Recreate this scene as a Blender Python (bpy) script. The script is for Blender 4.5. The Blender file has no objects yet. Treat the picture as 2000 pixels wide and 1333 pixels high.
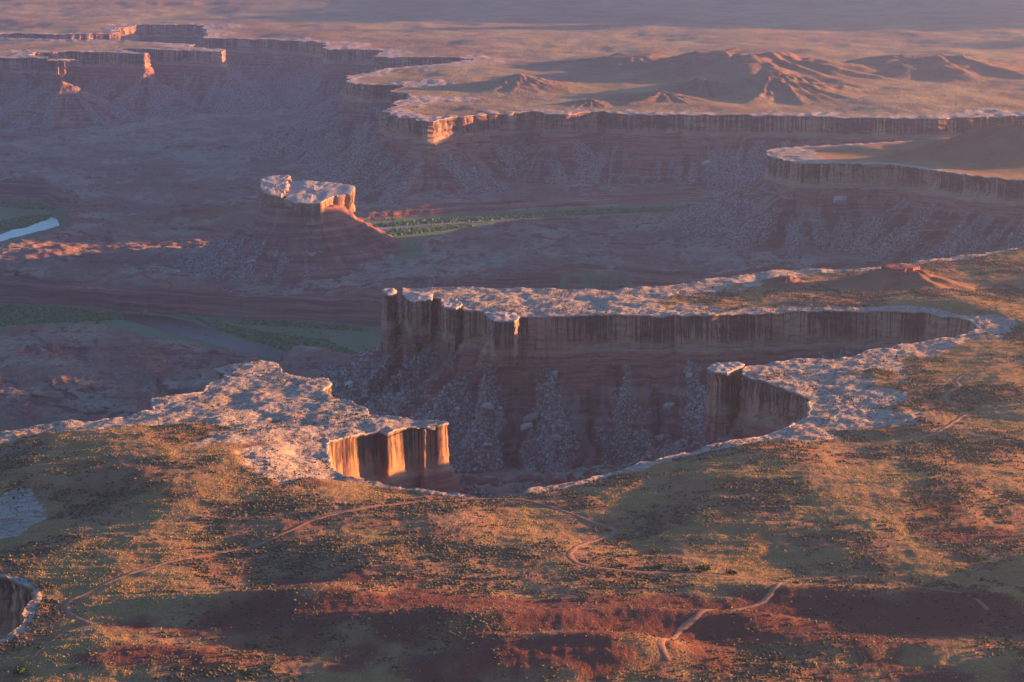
import bpy, math, random, time
import numpy as np
from mathutils import Vector

T0 = time.time()
random.seed(7)
rng = np.random.default_rng(11)
f4 = np.float32
scn = bpy.context.scene
COL = scn.collection

# ------------------------------------------------------------------ camera
CAM_H = 400.0
PITCH = math.radians(9.83)
FPX = 5000.0                      # focal length in pixels of the 2000 px wide photograph
cam_d = bpy.data.cameras.new('camera')
cam = bpy.data.objects.new('camera', cam_d)
COL.objects.link(cam)
cam.location = (0, 0, CAM_H)
cam.rotation_euler = (math.pi / 2 - PITCH, 0, 0)
cam_d.sensor_width = 36.0
cam_d.lens = 36.0 * FPX / 2000.0
cam_d.clip_start = 1.0
cam_d.clip_end = 60000.0
scn.camera = cam

# ------------------------------------------------------------------ light
SUN_EL = math.radians(5.5)
SUN_AZ = math.atan2(1.0, 0.33)    # from +Y (view direction) towards +X (right)
world = bpy.data.worlds.new('World')
scn.world = world
world.use_nodes = True
wt = world.node_tree
wt.nodes.clear()
wo = wt.nodes.new('ShaderNodeOutputWorld')
wb = wt.nodes.new('ShaderNodeBackground')
sky = wt.nodes.new('ShaderNodeTexSky')
sky.sky_type = 'NISHITA'
sky.sun_disc = False
sky.sun_elevation = SUN_EL
sky.sun_rotation = SUN_AZ
sky.altitude = 1800
sky.air_density = 1.0
sky.dust_density = 2.0
sky.ozone_density = 3.5
wb.inputs['Strength'].default_value = 0.086
wt.links.new(sky.outputs[0], wb.inputs['Color'])
wt.links.new(wb.outputs[0], wo.inputs['Surface'])

sun_d = bpy.data.lights.new('sun', 'SUN')
sun = bpy.data.objects.new('sun', sun_d)
COL.objects.link(sun)
sun_d.energy = 5.0
sun_d.color = (1.0, 0.48, 0.14)
sun_d.angle = math.radians(0.6)
sdir = Vector((math.sin(SUN_AZ) * math.cos(SUN_EL), math.cos(SUN_AZ) * math.cos(SUN_EL), math.sin(SUN_EL)))
sun.rotation_euler = sdir.to_track_quat('Z', 'Y').to_euler()
sun.location = (3000, 1000, 3000)

scn.view_settings.view_transform = 'Standard'
scn.view_settings.look = 'None'
scn.view_settings.gamma = 1.0
scn.view_settings.exposure = 2.8
scn.view_settings.use_curve_mapping = False
scn.render.engine = 'CYCLES'
cy = scn.cycles
cy.use_denoising = True
cy.denoiser = 'OPENIMAGEDENOISE'
cy.max_bounces = 4
cy.diffuse_bounces = 2
cy.glossy_bounces = 2
cy.volume_bounces = 0
cy.use_adaptive_sampling = False
HAZE = 3.8e-5

# ------------------------------------------------------------------ maths
_a = rng.random(256) * 2 * np.pi
GX = np.cos(_a).astype(f4); GY = np.sin(_a).astype(f4)

def perlin(x, y, seed=0):
    x = np.asarray(x, dtype=f4); y = np.asarray(y, dtype=f4)
    xf = np.floor(x); yf = np.floor(y)
    xi = xf.astype(np.int64); yi = yf.astype(np.int64)
    fx = x - xf; fy = y - yf
    def g(ix, iy, dx, dy):
        h = (ix * 374761393 + iy * 668265263 + seed * 974634777) & 0xffffffff
        h = ((h ^ (h >> 13)) * 1274126177) & 0xffffffff
        k = (h >> 15) & 255
        return GX[k] * dx + GY[k] * dy
    u = fx * fx * fx * (fx * (fx * 6 - 15) + 10)
    v = fy * fy * fy * (fy * (fy * 6 - 15) + 10)
    a = g(xi, yi, fx, fy); b = g(xi + 1, yi, fx - 1, fy)
    c = g(xi, yi + 1, fx, fy - 1); d = g(xi + 1, yi + 1, fx - 1, fy - 1)
    a = a + u * (b - a); c = c + u * (d - c)
    return (a + v * (c - a)) * f4(1.5)

def fbm(x, y, octv=4, seed=0, gain=0.5, lac=2.03):
    r = 0; amp = 1.0
    for k in range(octv):
        r = r + amp * perlin(x, y, seed + k * 17)
        x = x * lac + 3.7; y = y * lac - 1.9; amp *= gain
    return r

def sstep(a, b, x):
    t = np.clip((x - a) / (b - a), 0, 1)
    return t * t * (3 - 2 * t)

def smax(a, b, k):
    h = np.clip(0.5 + 0.5 * (a - b) / k, 0, 1)
    return b + h * (a - b) + k * h * (1 - h)

def ray(px, py):
    u = (px - 1000.0) / FPX; v = (py - 666.5) / FPX
    ca, sa = math.cos(PITCH), math.sin(PITCH)
    return (u, ca - v * sa, -sa - v * ca)

def P(px, py, z=0.0):
    d = ray(px, py)
    t = (z - CAM_H) / d[2]
    return (d[0] * t, d[1] * t)

def seg_field(x, y, poly, closed=True, ang=False):
    """signed distance (inside > 0 when closed), arc length of the nearest point"""
    n = len(poly)
    best = np.full(x.shape, 1e12, dtype=f4)
    arc = np.zeros(x.shape, dtype=f4)
    ins = np.zeros(x.shape, dtype=bool)
    qxb = np.zeros(x.shape, dtype=f4); qyb = np.zeros(x.shape, dtype=f4)
    acc = 0.0
    m = n if closed else n - 1
    for i in range(m):
        ax, ay = poly[i]; bx, by = poly[(i + 1) % n]
        ex, ey = bx - ax, by - ay
        L2 = ex * ex + ey * ey + 1e-9
        L = math.sqrt(L2)
        dx = x - f4(ax); dy = y - f4(ay)
        t = np.clip((dx * f4(ex) + dy * f4(ey)) * f4(1 / L2), 0, 1)
        qx = dx - t * f4(ex); qy = dy - t * f4(ey)
        d2 = qx * qx + qy * qy
        b = d2 < best
        best = np.where(b, d2, best)
        arc = np.where(b, f4(acc) + t * f4(L), arc)
        if ang: qxb = np.where(b, qx, qxb); qyb = np.where(b, qy, qyb)
        if closed and abs(ey) > 1e-9:
            c = ((f4(ay) > y) != (f4(by) > y)) & (dx < dy * f4(ex / ey))
            ins ^= c
        acc += L
    d = np.sqrt(best)
    if closed:
        d = np.where(ins, d, -d)
    return (d, arc) if not ang else (d, arc, np.arctan2(qyb, qxb))

class Field:
    """signed distance to a polygon, cached on a grid"""
    def __init__(self, poly, x0, x1, y0, y1, step, closed=True):
        self.x0, self.y0, self.s = x0, y0, step
        xs = np.arange(x0, x1 + step, step, dtype=f4); ys = np.arange(y0, y1 + step, step, dtype=f4)
        X, Y = np.meshgrid(xs, ys)
        self.d, _ = seg_field(X, Y, poly, closed)
    def __call__(self, x, y):
        ny, nx = self.d.shape
        u = np.clip((x - self.x0) / self.s, 0, nx - 1.001); v = np.clip((y - self.y0) / self.s, 0, ny - 1.001)
        i = u.astype(np.int32); j = v.astype(np.int32); u = u - i; v = v - j
        d = self.d
        return ((d[j, i] * (1 - u) + d[j, i + 1] * u) * (1 - v) + (d[j + 1, i] * (1 - u) + d[j + 1, i + 1] * u) * v).astype(f4)

def resample(pts, step, closed=False):
    p = np.array(pts, dtype=np.float64)
    if closed: p = np.vstack([p, p[:1]])
    L = np.hypot(*np.diff(p, axis=0).T)
    s = np.concatenate([[0], np.cumsum(L)])
    n = max(3, int(s[-1] / step))
    q = np.linspace(0, s[-1], n + 1)
    if closed: q = q[:-1]
    return np.stack([np.interp(q, s, p[:, 0]), np.interp(q, s, p[:, 1])], 1), q

def smooth_line(a, k, closed=False):
    for _ in range(k):
        b = a.copy()
        if closed:
            b = (np.roll(a, 1, 0) + 2 * a + np.roll(a, -1, 0)) / 4
        else:
            b[1:-1] = (a[:-2] + 2 * a[1:-1] + a[2:]) / 4
        a = b
    return a

def normals_of(p, closed=False, k=3):
    if closed:
        t = np.roll(p, -1, 0) - np.roll(p, 1, 0)
    else:
        t = np.gradient(p, axis=0)
    t = smooth_line(t, k, closed)
    t /= np.linalg.norm(t, axis=1)[:, None] + 1e-9
    return np.stack([t[:, 1], -t[:, 0]], 1)       # right-hand side of the walking direction

# ------------------------------------------------------------------ objects
def tag(o, label=None, cat=None, group=None, kind=None):
    if label: o['label'] = label
    if cat: o['category'] = cat
    if group: o['group'] = group
    if kind: o['kind'] = kind
    return o

def mesh_from(name, V, F, attrs=None, smooth=True, mat=None, sharp=0):
    me = bpy.data.meshes.new(name)
    V = np.ascontiguousarray(V, dtype=f4); F = np.ascontiguousarray(F, dtype=np.int32)
    k = F.shape[1]
    me.vertices.add(len(V)); me.vertices.foreach_set('co', V.ravel())
    me.loops.add(F.size); me.loops.foreach_set('vertex_index', F.ravel())
    me.polygons.add(len(F)); me.polygons.foreach_set('loop_start', np.arange(0, F.size, k, dtype=np.int32))
    me.update(calc_edges=True)
    me.validate()
    if smooth:
        me.polygons.foreach_set('use_smooth', np.ones(len(me.polygons), dtype=bool))
        if sharp: me.set_sharp_from_angle(angle=math.radians(sharp))
    for n, a in (attrs or {}).items():
        at = me.attributes.new(n, 'FLOAT', 'POINT')
        at.data.foreach_set('value', np.ascontiguousarray(a, dtype=f4).ravel())
    if mat: me.materials.append(mat)
    return me

def link(name, me, parent=None, loc=(0, 0, 0)):
    o = bpy.data.objects.new(name, me)
    COL.objects.link(o)
    o.location = loc
    if parent: o.parent = parent
    return o

def empty(name, loc):
    o = bpy.data.objects.new(name, None)
    o.empty_display_size = 5
    COL.objects.link(o)
    o.location = loc
    return o

def grid_faces(nr, nc, keep=None, wrap=False):
    idx = np.arange(nr * nc, dtype=np.int32).reshape(nr, nc)
    if wrap:
        idx = np.hstack([idx, idx[:, :1]])
    F = np.stack([idx[:-1, :-1], idx[:-1, 1:], idx[1:, 1:], idx[1:, :-1]], -1)
    if keep is not None: F = F[keep]
    return F.reshape(-1, 4)

def compact(V, F, attrs):
    used = np.zeros(len(V), dtype=bool); used[F.ravel()] = True
    mp = np.cumsum(used) - 1
    return V[used], mp[F].astype(np.int32), {k: a[used] for k, a in attrs.items()}

# ------------------------------------------------------------------ node helper
class NT:
    def __init__(self, name):
        self.m = bpy.data.materials.new(name)
        self.m.use_nodes = True
        self.t = self.m.node_tree
        self.t.nodes.clear()
    def n(self, typ, ins=None, **kw):
        nd = self.t.nodes.new(typ)
        for k, v in kw.items(): setattr(nd, k, v)
        for k, v in (ins or {}).items():
            s = nd.inputs[k]
            if hasattr(v, 'is_output') or isinstance(v, bpy.types.NodeSocket): self.t.links.new(v, s)
            else: s.default_value = v
        return nd
    def math(self, op, a, b=0.0, c=0.0, clamp=False):
        nd = self.n('ShaderNodeMath', {0: a, 1: b, 2: c}, operation=op); nd.use_clamp = clamp
        return nd.outputs[0]
    def attr(self, name): return self.n('ShaderNodeAttribute', attribute_name=name).outputs['Fac']
    def pos(self): return self.n('ShaderNodeNewGeometry').outputs['Position']
    def scale(self, v, s):
        return self.n('ShaderNodeVectorMath', {0: v, 1: s}, operation='MULTIPLY').outputs[0]
    def comb(self, x, y, z): return self.n('ShaderNodeCombineXYZ', {0: x, 1: y, 2: z}).outputs[0]
    def sep(self, v): return self.n('ShaderNodeSeparateXYZ', {0: v}).outputs
    def noise(self, v, scale=1.0, detail=4.0, rough=0.55, dist=0.0):
        return self.n('ShaderNodeTexNoise', {'Vector': v, 'Scale': scale, 'Detail': detail, 'Roughness': rough, 'Distortion': dist}).outputs[0]
    def ramp(self, f, a, b):    # smooth 0..1 from a to b
        return self.n('ShaderNodeMapRange', {'Value': f, 'From Min': a, 'From Max': b}, interpolation_type='SMOOTHSTEP').outputs[0]
    def mix(self, f, a, b, blend='MIX'):
        nd = self.n('ShaderNodeMix', data_type='RGBA', blend_type=blend)
        for s, v in ((nd.inputs[0], f), (nd.inputs[6], a), (nd.inputs[7], b)):
            if isinstance(v, bpy.types.NodeSocket): self.t.links.new(v, s)
            elif isinstance(v, tuple): s.default_value = (*v, 1) if len(v) == 3 else v
            else: s.default_value = v
        return nd.outputs[2]
    def colramp(self, f, stops):
        nd = self.n('ShaderNodeValToRGB', {0: f})
        e = nd.color_ramp.elements
        while len(e) < len(stops): e.new(0.5)
        for el, (p, c) in zip(e, stops): el.position = p; el.color = (*c, 1)
        return nd.outputs[0]
    def out(self, col, rough=0.9, bump=None, bstr=0.5, bdist=1.0, spec=0.15):
        b = self.n('ShaderNodeBsdfPrincipled', {'Base Color': col, 'Roughness': rough, 'Specular IOR Level': spec})
        if bump is not None:
            bn = self.n('ShaderNodeBump', {'Height': bump, 'Strength': bstr, 'Distance': bdist})
            self.t.links.new(bn.outputs[0], b.inputs['Normal'])
        o = self.n('ShaderNodeOutputMaterial')
        self.t.links.new(b.outputs[0], o.inputs[0])
        return self.m

def mat_ground(name, rockc=(0.36, 0.265, 0.205), soil=((0.22, 0.085, 0.045), (0.28, 0.138, 0.076), (0.21, 0.122, 0.060)), fine=1.0):
    m = NT(name)
    p = m.pos()
    rock = m.attr('rock'); red = m.attr('red'); grn = m.attr('veg')
    n1 = m.noise(m.scale(p, (0.02 * fine, 0.014 * fine, 0.02)), 1, 5, 0.6)
    n2 = m.noise(m.scale(p, (0.16 * fine, 0.12 * fine, 0.1)), 1, 5, 0.65)
    n3 = m.noise(m.scale(p, (0.7 * fine, 0.5 * fine, 0.5)), 1, 3, 0.6)
    s = m.mix(m.ramp(n1, 0.38, 0.62), soil[0], soil[1])
    s = m.mix(m.math('MULTIPLY', m.ramp(n2, 0.42, 0.66), 0.75), s, soil[2])
    s = m.mix(m.math('MULTIPLY', m.math('MULTIPLY', grn, m.ramp(n2, 0.25, 0.6)), 0.7), s, (0.255, 0.160, 0.062))
    s = m.mix(red, s, m.mix(n2, (0.105, 0.032, 0.025), (0.165, 0.054, 0.038)))
    s = m.mix(m.math('MULTIPLY', m.ramp(n3, 0.35, 0.7), 0.5), s, m.mix(0.5, s, (0.05, 0.035, 0.02)))
    # slickrock: pale stone with joints, hollows holding dark soil
    vo = m.n('ShaderNodeTexVoronoi', {'Vector': m.scale(p, (0.10 * fine, 0.075 * fine, 0.06)), 'Scale': 1.0}, feature='DISTANCE_TO_EDGE').outputs[0]
    crack = m.ramp(m.math('ADD', vo, m.math('MULTIPLY', m.math('SUBTRACT', n3, 0.5), 0.10)), 0.0, 0.045)
    r = m.mix(m.ramp(n2, 0.3, 0.7), tuple(c * 0.80 for c in rockc), tuple(min(1, c * 1.15) for c in rockc))
    lm = m.noise(m.scale(p, (0.035 * fine, 0.30 * fine, 0.3)), 1, 5, 0.65, 0.6)
    r = m.mix(m.math('MULTIPLY', m.ramp(lm, 0.46, 0.62), 0.55), r, (rockc[0] * 0.52, rockc[1] * 0.42, rockc[2] * 0.38))
    r = m.mix(m.math('MULTIPLY', m.ramp(n3, 0.45, 0.7), 0.4), r, (0.15, 0.10, 0.085))
    r = m.mix(m.ramp(n1, 0.5, 0.75), r, (rockc[0] * 0.85, rockc[1] * 0.68, rockc[2] * 0.6))
    r = m.mix(m.math('MULTIPLY', m.math('SUBTRACT', 1.0, crack), 0.7), r, (0.10, 0.065, 0.05))
    hol = m.ramp(m.noise(m.scale(p, (0.09 * fine, 0.05 * fine, 0.1)), 1, 6, 0.7), 0.52, 0.66)
    r = m.mix(m.math('MULTIPLY', hol, 0.45), r, (0.16, 0.095, 0.07))
    k = m.ramp(m.math('ADD', rock, m.math('MULTIPLY', m.math('SUBTRACT', n2, 0.5), 0.9)), 0.38, 0.62)
    col = m.mix(k, s, r)
    bh = m.math('ADD', m.math('MULTIPLY', n2, 1.0), m.math('MULTIPLY', n3, 0.6))
    return m.out(col, 0.95, bh, 0.8, 1.2 / fine, 0.05)

def mat_cliff(name, pale=(0.34, 0.262, 0.23), body=(0.34, 0.165, 0.098), body2=(0.24, 0.105, 0.068), varn=(0.038, 0.022, 0.022),
              cream=(0.31, 0.205, 0.145), low=(0.18, 0.066, 0.050), low2=(0.27, 0.115, 0.085), vamount=0.88, h1=32.0, sc=1.0):
    m = NT(name)
    s = m.attr('arc'); d = m.attr('dep')
    v1 = m.comb(m.math('MULTIPLY', s, 0.30 * sc), m.math('MULTIPLY', d, 0.007 * sc), 0.0)
    v2 = m.comb(m.math('MULTIPLY', s, 1.3 * sc), m.math('MULTIPLY', d, 0.022 * sc), 5.0)
    v3 = m.comb(m.math('MULTIPLY', s, 0.02 * sc), m.math('MULTIPLY', d, 0.16 * sc), 9.0)
    v4 = m.comb(m.math('MULTIPLY', s, 0.03 * sc), m.math('MULTIPLY', d, 0.65 * sc), 2.0)
    st = m.noise(v1, 1, 3, 0.6, 0.15); st2 = m.noise(v2, 1, 4, 0.65, 0.2)
    band = m.noise(v3, 1, 4, 0.55); lam = m.noise(v4, 1, 5, 0.65)
    grain = m.noise(m.scale(m.pos(), (0.5, 0.5, 0.5)), 1, 5, 0.7)
    big = m.noise(m.comb(m.math('MULTIPLY', s, 0.022 * sc), m.math('MULTIPLY', d, 0.02), 3.0), 1, 4, 0.6)
    pv = m.n('ShaderNodeTexVoronoi', {'W': m.math('ADD', m.math('MULTIPLY', s, 0.085 * sc), m.math('MULTIPLY', band, 0.25)), 'Scale': 1.0}, voronoi_dimensions='1D', feature='F1')
    cell = m.sep(pv.outputs['Color'])[0]
    pe = m.n('ShaderNodeTexVoronoi', {'W': m.math('ADD', m.math('MULTIPLY', s, 0.085 * sc), m.math('MULTIPLY', band, 0.25)), 'Scale': 1.0}, voronoi_dimensions='1D', feature='DISTANCE_TO_EDGE').outputs[0]
    c = m.mix(m.ramp(m.math('ADD', m.math('MULTIPLY', band, 0.6), m.math('MULTIPLY', cell, 0.4)), 0.35, 0.65), body, body2)
    c = m.mix(m.math('MULTIPLY', m.ramp(lam, 0.5, 0.72), 0.3), c, cream)
    c = m.mix(m.math('MULTIPLY', m.ramp(st2, 0.58, 0.72), 0.35), c, cream)
    vk = m.math('ADD', m.math('ADD', m.math('MULTIPLY', st, 0.62), m.math('MULTIPLY', st2, 0.38)), m.math('ADD', m.math('MULTIPLY', m.math('SUBTRACT', big, 0.5), 0.55), m.math('MULTIPLY', m.math('SUBTRACT', cell, 0.5), 0.10)))
    vk = m.ramp(m.math('SUBTRACT', vk, m.math('MULTIPLY', d, 0.0022)), 0.43, 0.50)
    fade = m.math('SUBTRACT', 1.0, m.ramp(m.math('ADD', d, m.math('MULTIPLY', st2, 16.0)), h1 * 0.9, h1 * 1.3))
    c = m.mix(m.math('MULTIPLY', m.math('MULTIPLY', vk, vamount), fade), c, varn)
    c = m.mix(m.math('MULTIPLY', m.math('SUBTRACT', 1.0, m.ramp(pe, 0.0, 0.035)), m.math('MULTIPLY', fade, 0.6)), c, (0.02, 0.012, 0.012))
    # pale cap at the lip
    top = m.math('SUBTRACT', 1.0, m.ramp(m.math('ADD', d, m.math('MULTIPLY', m.math('SUBTRACT', st2, 0.5), 9.0)), 0.5, 2.2))
    c = m.mix(top, c, m.mix(m.attr('soil'), m.mix(grain, tuple(x * 0.8 for x in pale), pale), (0.19, 0.10, 0.065)))
    # cream foot of the wall, then red ledges
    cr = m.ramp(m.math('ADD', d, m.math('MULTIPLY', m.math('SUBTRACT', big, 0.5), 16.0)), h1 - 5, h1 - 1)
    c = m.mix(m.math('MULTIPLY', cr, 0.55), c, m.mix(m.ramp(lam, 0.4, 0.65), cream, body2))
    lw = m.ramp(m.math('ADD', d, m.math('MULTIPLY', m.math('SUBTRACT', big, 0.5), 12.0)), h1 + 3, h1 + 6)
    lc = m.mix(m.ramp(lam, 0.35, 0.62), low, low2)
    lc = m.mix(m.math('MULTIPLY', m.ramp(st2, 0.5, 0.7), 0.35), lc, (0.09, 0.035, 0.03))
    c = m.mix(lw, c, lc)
    c = m.mix(m.math('MULTIPLY', m.ramp(grain, 0.4, 0.75), 0.3), c, m.mix(0.5, c, (0.06, 0.03, 0.02)))
    bh = m.math('ADD', m.math('MULTIPLY', lam, 0.6), m.math('ADD', m.math('MULTIPLY', st2, 0.5), m.math('MULTIPLY', grain, 0.6)))
    return m.out(c, 0.9, bh, 0.8, 1.0, 0.1)

def mat_floor(name):
    m = NT(name)
    p = m.pos(); x, y, z = m.sep(p)
    rub = m.attr('rub'); grn = m.attr('green'); tal = m.attr('tal'); stk = m.attr('stk')
    warp = m.noise(m.scale(p, (0.006, 0.006, 0.006)), 1, 4, 0.6)
    zz = m.math('ADD', z, m.math('MULTIPLY', warp, 14.0))
    st = m.noise(m.comb(m.math('MULTIPLY', x, 0.006), m.math('MULTIPLY', y, 0.006), m.math('MULTIPLY', zz, 0.26)), 1, 6, 0.62)
    n2 = m.noise(m.scale(p, (0.07, 0.045, 0.07)), 1, 6, 0.65)
    n3 = m.noise(m.scale(p, (0.4, 0.25, 0.4)), 1, 4, 0.65)
    n1 = m.noise(m.scale(p, (0.009, 0.006, 0.01)), 1, 5, 0.6)
    c = m.mix(m.ramp(m.math('ADD', st, m.math('MULTIPLY', stk, 0.16)), 0.36, 0.64), (0.13, 0.048, 0.040), (0.25, 0.108, 0.085))
    c = m.mix(m.math('MULTIPLY', m.math('MULTIPLY', m.ramp(stk, 0.05, 0.6), tal), 0.55), c, (0.22, 0.155, 0.13))
    flat = m.mix(m.ramp(n1, 0.4, 0.62), (0.185, 0.095, 0.072), (0.265, 0.19, 0.138))
    flat = m.mix(m.math('MULTIPLY', m.ramp(n2, 0.45, 0.68), 0.7), flat, (0.13, 0.105, 0.075))
    nz = m.sep(m.n('ShaderNodeNewGeometry').outputs['Normal'])[2]
    fl = m.math('MULTIPLY', m.ramp(nz, 0.90, 0.985), m.math('SUBTRACT', 1.0, tal))
    c = m.mix(fl, c, flat)
    pale = m.math('MULTIPLY', m.ramp(m.math('ADD', st, m.math('MULTIPLY', n2, 0.35)), 0.80, 0.90), 0.5)
    c = m.mix(pale, c, (0.33, 0.25, 0.22))
    # grey rubble fans
    vo = m.n('ShaderNodeTexVoronoi', {'Vector': m.scale(p, (0.33, 0.25, 0.33)), 'Scale': 1.0}, feature='F1')
    vcol = m.mix(m.sep(vo.outputs['Color'])[0], (0.17, 0.125, 0.11), (0.33, 0.265, 0.235))
    vcol = m.mix(m.ramp(vo.outputs['Distance'], 0.35, 0.7), vcol, (0.12, 0.07, 0.055))
    rk = m.ramp(m.math('ADD', rub, m.math('MULTIPLY', m.math('SUBTRACT', n3, 0.5), 0.9)), 0.35, 0.65)
    c = m.mix(m.math('MULTIPLY', rk, 0.8), c, vcol)
    g = m.mix(n2, (0.07, 0.105, 0.05), (0.13, 0.165, 0.085))
    gk = m.ramp(m.math('ADD', grn, m.math('MULTIPLY', m.math('SUBTRACT', n2, 0.5), 0.8)), 0.4, 0.6)
    c = m.mix(gk, c, g)
    bh = m.math('ADD', m.math('MULTIPLY', n2, 1.4), m.math('ADD', m.math('MULTIPLY', n3, 0.8), m.math('MULTIPLY', vo.outputs['Distance'], m.math('MULTIPLY', rk, -1.0))))
    return m.out(c, 0.95, bh, 0.9, 1.6, 0.05)

def mat_speckle(name, a, b, scale=1.0, rough=0.9, per_obj=0.3, bs=0.6, bd=0.3):
    m = NT(name)
    oi = m.n('ShaderNodeObjectInfo').outputs['Random']
    p = m.pos()
    n = m.noise(m.scale(p, (scale,) * 3), 1, 4, 0.65)
    f = m.math('ADD', m.math('MULTIPLY', n, 1 - per_obj), m.math('MULTIPLY', oi, per_obj))
    c = m.mix(m.ramp(f, 0.3, 0.7), a, b)
    return m.out(c, rough, n, bs, bd, 0.05)

M_ground = mat_ground('desert_ground')
M_fartop = mat_ground('far_ground', rockc=(0.33, 0.25, 0.22), soil=((0.18, 0.095, 0.055), (0.29, 0.185, 0.095), (0.17, 0.145, 0.08)), fine=0.35)
M_cliff = mat_cliff('sandstone_wall')
M_cliff_far = mat_cliff('far_sandstone_wall', pale=(0.27, 0.20, 0.17), sc=0.6, h1=34)
M_cliff_e = mat_cliff('banded_sandstone_wall', body=(0.33, 0.165, 0.10), body2=(0.22, 0.10, 0.065), h1=33, sc=0.7, vamount=0.9)
M_floor = mat_floor('canyon_rock')
M_butte_cap = mat_cliff('butte_sandstone', vamount=0.45, h1=34, body=(0.33, 0.175, 0.10), body2=(0.25, 0.12, 0.075))
M_red_cap = mat_speckle('red_ledge_rock', (0.13, 0.042, 0.03), (0.22, 0.075, 0.05), 0.5)
M_boulder = mat_speckle('pale_boulder', (0.20, 0.155, 0.135), (0.36, 0.295, 0.265), 0.35, per_obj=0.4)
M_rubble = mat_speckle('rubble_stone', (0.125, 0.085, 0.072), (0.285, 0.215, 0.185), 0.3, per_obj=0.7)
M_sage = mat_speckle('sagebrush_leaf', (0.052, 0.042, 0.027), (0.14, 0.105, 0.058), 1.2, per_obj=0.6)
M_grass = mat_speckle('dry_grass_blade', (0.22, 0.138, 0.050), (0.38, 0.25, 0.088), 1.2, per_obj=0.6)
M_bush = mat_speckle('green_bush_leaf', (0.018, 0.040, 0.016), (0.045, 0.085, 0.03), 1.2, per_obj=0.3)
M_tamarisk = mat_speckle('tamarisk_leaf', (0.030, 0.070, 0.026), (0.075, 0.145, 0.050), 0.25, per_obj=0.55)
M_twig = mat_speckle('bark', (0.06, 0.045, 0.035), (0.10, 0.08, 0.06), 3.0)
M_road = mat_speckle('road_dirt', (0.20, 0.092, 0.058), (0.30, 0.155, 0.098), 0.35, per_obj=0.0, bs=0.3)
mr = NT('river_water')
_wn = mr.noise(mr.scale(mr.pos(), (0.05, 0.03, 0.05)), 1, 3, 0.6)
_b = mr.n('ShaderNodeBump', {'Height': _wn, 'Strength': 0.05, 'Distance': 0.5})
_p = mr.n('ShaderNodeBsdfPrincipled', {'Base Color': (0.20, 0.165, 0.13, 1), 'Roughness': 0.22, 'IOR': 1.33, 'Normal': _b.outputs[0]})
mr.t.links.new(_p.outputs[0], mr.n('ShaderNodeOutputMaterial').inputs[0])
M_water = mr.m
M_mud = mat_speckle('muddy_water', (0.05, 0.032, 0.024), (0.068, 0.046, 0.035), 0.05, rough=0.38, bs=0.25, bd=0.2)

# ------------------------------------------------------------------ rims (traced on the level of the white rim, z = 0)
def px_list(l, z=0.0): return [P(a, b, z) for a, b in l]

NEAR_RIM = (
    [(-380, 1290)] + px_list([(-40, 1262), (0, 1250), (28, 1232), (46, 1215), (44, 1203), (48, 1190), (62, 1165), (58, 1148), (40, 1138), (0, 1125)])
    + [(-420, 1530), (-620, 1620), (-690, 1750), (-600, 1870)]
    + px_list([(0, 845), (60, 834), (110, 824), (180, 822), (240, 812), (300, 800), (298, 780), (345, 772), (400, 764), (408, 748), (440, 737), (436, 724),
               (420, 716), (445, 712), (490, 707), (520, 706), (545, 709), (549, 720), (556, 731), (600, 736), (640, 738), (646, 746), (632, 762), (650, 775),
               (690, 785), (716, 795), (716, 806), (760, 812), (830, 820), (872, 824), (880, 828), (862, 831), (838, 832.5), (826, 835), (823, 831), (800, 835),
               (775, 840), (757, 846), (745, 840), (720, 845.5), (688, 852.5), (650, 860), (636, 863), (640, 885), (650, 910), (674, 931), (716, 937), (776, 948),
               (847, 960), (910, 966), (953, 970), (988, 966), (1076, 952), (1164, 934), (1200, 922), (1270, 902), (1300, 891), (1335, 884), (1388, 870),
               (1459, 857), (1529, 838), (1554, 824), (1575, 815), (1583, 795), (1582, 778), (1547, 764), (1497, 746), (1474, 739), (1463, 734), (1447, 730),
               (1454, 716), (1472, 713), (1505, 709), (1554, 701), (1586, 700), (1617, 701), (1670, 695), (1688, 686), (1723, 681), (1783, 669), (1829, 662),
               (1882, 653), (1913, 641), (1896, 628), (1864, 619), (1811, 611), (1758, 607), (1653, 606), (1582, 606), (1511, 610), (1441, 611), (1395, 616),
               (1300, 616), (1200, 615), (1129, 616), (1041, 616), (953, 615), (948, 610), (956, 606), (907, 606), (902, 598), (893, 588), (854, 584), (843, 577),
               (829, 576), (794, 576), (786, 570), (783, 564), (847, 563), (900, 562), (1041, 563), (1199, 566), (1300, 557), (1395, 543), (1469, 535),
               (1519, 527), (1600, 525), (1681, 525), (1741, 519), (1829, 506), (1899, 498), (2000, 482)])
    + [(700, 3060), (850, 3270), (1000, 3430)])
NEAR_CLOSE = [(4200, 3430), (4200, 800), (-380, 800)]

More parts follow.
